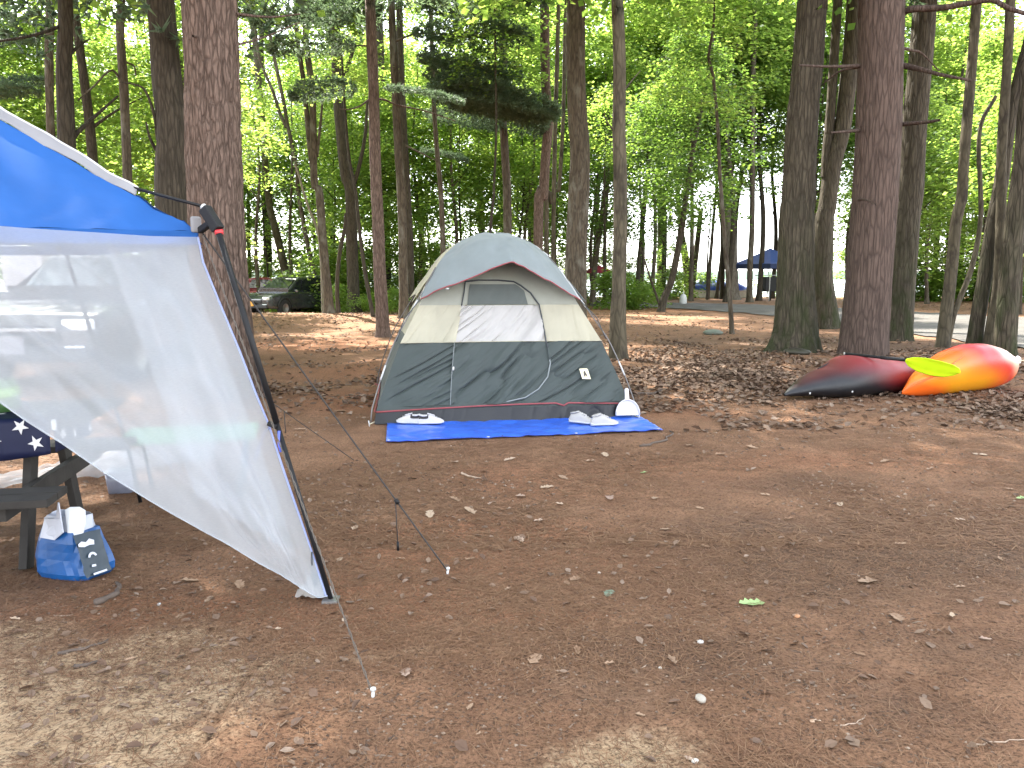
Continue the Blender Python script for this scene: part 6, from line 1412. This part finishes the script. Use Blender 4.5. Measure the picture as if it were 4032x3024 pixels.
# single fallen leaves, lobed and curled
def leaf_mesh(seed, lobes, w, curl):
    g = np.random.default_rng(seed); n = lobes * 2 + 1; top = []; bot_ = []
    for k in range(1, n):
        t = k / n; env = w * math.sin(PI * t) ** .6 * (1.0 if k % 2 else .55) * g.uniform(.85, 1.15); top.append((t, env)); bot_.append((t + g.normal(0, .01), -env * g.uniform(.85, 1.1)))
    out = [(0, 0)] + top + [(1, 0)] + bot_[::-1]; V = [(.5, 0, 0.0)]
    def zc(x, y): return curl * (abs(y) / w) ** 1.4 * .25 + curl * .5 * (x - .5) ** 2 + .012
    V = [(.5, 0, zc(.5, 0))] + [(x, y, zc(x, y) + g.normal(0, .012)) for x, y in out]; m = len(out)
    F = [(0, 1 + k, 1 + (k + 1) % m) for k in range(m)]
    V = np.array(V); V[:, 0] -= .5; return mesh_np('fallen_leaf', V, None, np.array(F), None, False)
LM = [leaf_mesh(301, 3, .30, .45), leaf_mesh(302, 4, .26, .3), leaf_mesh(303, 2, .22, .7), leaf_mesh(304, 3, .34, .2)]
for me in LM: me.materials.append(M_fallen)
def fallen(px, py, size, k, rz, label, mat=None, group='fallen leaves on the duff', tilt=.15):
    p = GP(px, py); me = LM[k]
    if mat: me = me.copy(); me.materials.clear(); me.materials.append(mat)
    o = link('fallen_leaf', me, None, (p.x, p.y, gzf(p.x, p.y) + .004)); o.scale = (size,) * 3; o.rotation_euler = (random.uniform(-tilt, tilt), random.uniform(-tilt, tilt), rz); return tag(o, label, 'leaf', group)
M_gl = plain('pale green fresh leaf', (.24, .34, .13), .6); M_gl2 = plain('grey green leaf', (.13, .17, .12), .6)
fallen(752, 604.5, .13, 1, .2, 'pale green fresh oak leaf on the bare ground at the lower right', M_gl); fallen(609, 594, .09, 3, 1.2, 'grey green curled leaf on the duff below the tarpaulin', M_gl2, tilt=.5); fallen(644, 473.5, .07, 2, .3, 'small mint green leaf before the right end of the tarpaulin', M_gl)
fallen(1021, 499, .08, 0, .3, 'small green leaf at the right edge of the ground', M_gl)
spots = [(868, 583, .13, 0), (897, 618, .11, 3), (960, 588, .05, 2), (952, 616, .045, 0), (575, 580, .085, 1), (577, 652, .075, 2), (609, 664.5, .05, 2), (672, 662, .085, 2), (535, 660, .09, 3), (705, 547, .05, 0), (700, 574, .03, 0), (700, 642, .035, 3), (567, 584, .05, 1), (406, 673, .08, 3), (179, 618, .06, 3), (189, 582, .09, 0), (240, 586, .1, 1), (209, 600, .06, 3), (15, 620, .05, 2), (279, 630, .04, 0), (508, 590, .05, 2), (455, 500, .11, 1), (470, 512, .12, 0), (490, 505, .08, 2), (520, 497, .10, 0), (547, 488, .12, 1), (430, 515, .12, 1), (563, 478, .11, 3), (610, 499, .11, 0), (655, 499, .10, 1), (700, 509, .06, 0), (560, 505, .07, 2), (355, 528, .07, 0), (400, 560, .06, 2), (340, 560, .07, 3), (510, 460, .13, 1), (455, 463, .12, 0), (605, 455, .12, 3), (590, 462, .10, 2), (690, 446, .13, 1), (720, 455, .1, 0), (790, 520, .08, 2), (840, 505, .09, 1), (885, 462, .11, 0), (930, 470, .1, 2), (980, 455, .12, 3), (752, 448, .11, 0), (820, 540, .05, 1), (900, 545, .07, 0), (1000, 560, .06, 2), (985, 640, .05, 0), (860, 655, .05, 1), (797, 617, .05, 0), (817, 722, .03, 2), (640, 716, .04, 0), (690, 760, .04, 1), (480, 735, .035, 2), (470, 708, .04, 0), (190, 695, .035, 2), (130, 660, .04, 1), (345, 620, .05, 3), (520, 540, .09, 1), (470, 560, .07, 0), (540, 522, .09, 2), (765, 495, .07, 3), (665, 530, .06, 1), (1010, 490, .07, 0), (960, 520, .07, 3), (300, 430, .14, 1), (340, 412, .15, 0), (360, 396, .15, 3), (320, 388, .16, 1), (350, 368, .17, 2)]
_LAND = [(447, 574, 'the white peg of the dark guy rope'), (372, 697, 'the peg of the twisted cord'), (331, 602, 'the foot of the canopy leg'), (752, 604, 'the pale green oak leaf'), (700, 700, 'the egg shaped white stone'), (700, 643, 'the small white chip'), (386, 443, 'the left corner of the tarpaulin'), (663, 432, 'the right tip of the tarpaulin'), (520, 440, 'the middle of the tarpaulin'), (609, 594, 'the grey green curled leaf'), (73, 574, 'the blue shopping bag'), (80, 655, 'the long dark twig'), (800, 390, 'the black kayak'), (960, 395, 'the bright kayak'), (231, 395, 'the big rough pine'), (374, 425, 'the left corner of the tent'), (1015, 740, 'the lower right corner'), (1010, 560, 'the right edge')]
def where(px, py, s, k):
    n = min(_LAND, key=lambda a: (a[0] - px) ** 2 + 3 * (a[1] - py) ** 2); dx, dy = px - n[0], py - n[1]
    side = ('right of ' if dx > 0 else 'left of ') if abs(dx) > 1.6 * abs(dy) else ('in front of ' if dy > 0 else 'behind ')
    d = math.hypot(dx, dy); far = 'close ' if d < 40 else 'well ' if d > 110 else ''
    return '%s %s dead leaf lying %s%s%s' % ('large' if s >= .1 else 'small' if s < .055 else 'middling', ('lobed', 'long', 'folded', 'broad')[k], far, side, n[2])
for i, (px, py, s, k) in enumerate(spots): fallen(px, py, s, k, random.uniform(0, 6.28), where(px, py, s, k))
# sticks
M_stick = plain('grey brown twig', (.085, .062, .048), .85, var=.3, scale=20); M_stick2 = plain('pale twig', (.34, .25, .18), .8)
def stick(px0, py0, px1, py1, r0, label, mat=None, bend=.1):
    a, b = GP(px0, py0), GP(px1, py1); root = a.lerp(b, .5); pts = []
    for k in range(9):
        t = k / 8; p = a.lerp(b, t); sd = (b - a).cross(Vector((0, 0, 1))) * (bend * math.sin(PI * t) + .03 * math.sin(t * 17)); p = p + sd; pts.append((p.x - root.x, p.y - root.y, gzf(p.x, p.y) + r0 * .7))
    o = MB().tube(pts, [r0 * (1 - .5 * k / 8) * (1 + .15 * math.sin(k * 2.3)) for k in range(9)], 7).build('stick', mat or M_stick, None, True); o.location = (root.x, root.y, 0); return tag(o, label, 'stick', 'sticks on the ground')
stick(58, 655, 109, 641, .0075, 'long bent dark twig on the sand at the lower left'); stick(74, 668, 101, 661, .009, 'short thick dark twig just below the long bent one'); stick(54, 616, 73, 615, .003, 'short pale straw on the needles near the left edge', M_stick2)
stick(69, 762, 96, 763.5, .0028, 'pale straw at the lower left corner', M_stick2); stick(629, 394.5, 661, 390, .02, 'curved fallen branch on the leaves right of the spotted trunk', bend=.25); stick(640, 447, 672, 432, .012, 'grey stick lying off the right tip of the tarpaulin'); stick(462, 474, 480, 479, .010, 'light chip of wood below the tarpaulin', M_stick2)
stick(840, 726, 866, 716, .003, 'bent straw at the lower right beside the white stone', M_stick2); stick(95, 605, 118, 585, .016, 'half buried dark root running from the shopping bag', bend=.2)
stick(975, 745, 1030, 738, .003, 'long thin straw in the lower right corner', M_stick2, .03)
# stones and bits
def stone(px, py, rx, label, col_, name='pebble', cat='stone', fl=.6):
    p = GP(px, py); g = np.random.default_rng(int(px * 7 + py)); n = 12; rings = []
    for i in range(7):
        ph = -PI / 2 + PI * i / 6; rings.append([(rx * (math.cos(ph) + .02) * math.cos(a) * (1 + .12 * float(vnoise(math.cos(a) * 1.5, math.sin(a) * 1.5, ph, int(px)))), rx * .75 * (math.cos(ph) + .02) * math.sin(a), rx * fl * math.sin(ph)) for a in np.linspace(0, 2 * PI, n + 1)[:-1]])
    o = MB().loft(rings).build(name, plain('stone %d' % px, col_, .6, var=.15, scale=30), None, True); o.location = (p.x, p.y, gzf(p.x, p.y) + rx * fl * .55); o.rotation_euler = (0, 0, float(g.uniform(0, 3))); return tag(o, label, cat)
stone(700.5, 700.5, .023, 'egg shaped white stone lying on dark ground near the bottom', (.34, .31, .26)); stone(700.5, 643, .014, 'small white chip on the ground above the white stone', (.42, .40, .37)); stone(599, 573.5, .010, 'tiny cream pebble below the tarpaulin', (.45, .38, .3)); stone(159, 605, .011, 'tiny bright white chip left of the canopy foot', (.45, .43, .41)); stone(660, 668.5, .008, 'tiny white pebble at lower centre', (.45, .42, .36)); stone(812, 722, .009, 'tiny tan pebble at the lower right', (.42, .28, .18)); stone(695, 762, .012, 'white pebble at the very bottom of the picture', (.45, .42, .37)); stone(797, 617, .016, 'orange brown bark chip on the dark ground', (.42, .20, .09), 'bark_chip', 'bark chip', .4)
stone(713, 334.5, .26, 'flat pale grey green rock beyond the open leaf litter', (.12, .14, .11), 'flat_rock', 'rock', .35); stone(797, 353.5, .30, 'mossy root hump at the foot of the massive trunk', (.035, .032, .02), 'root', 'root', .22)
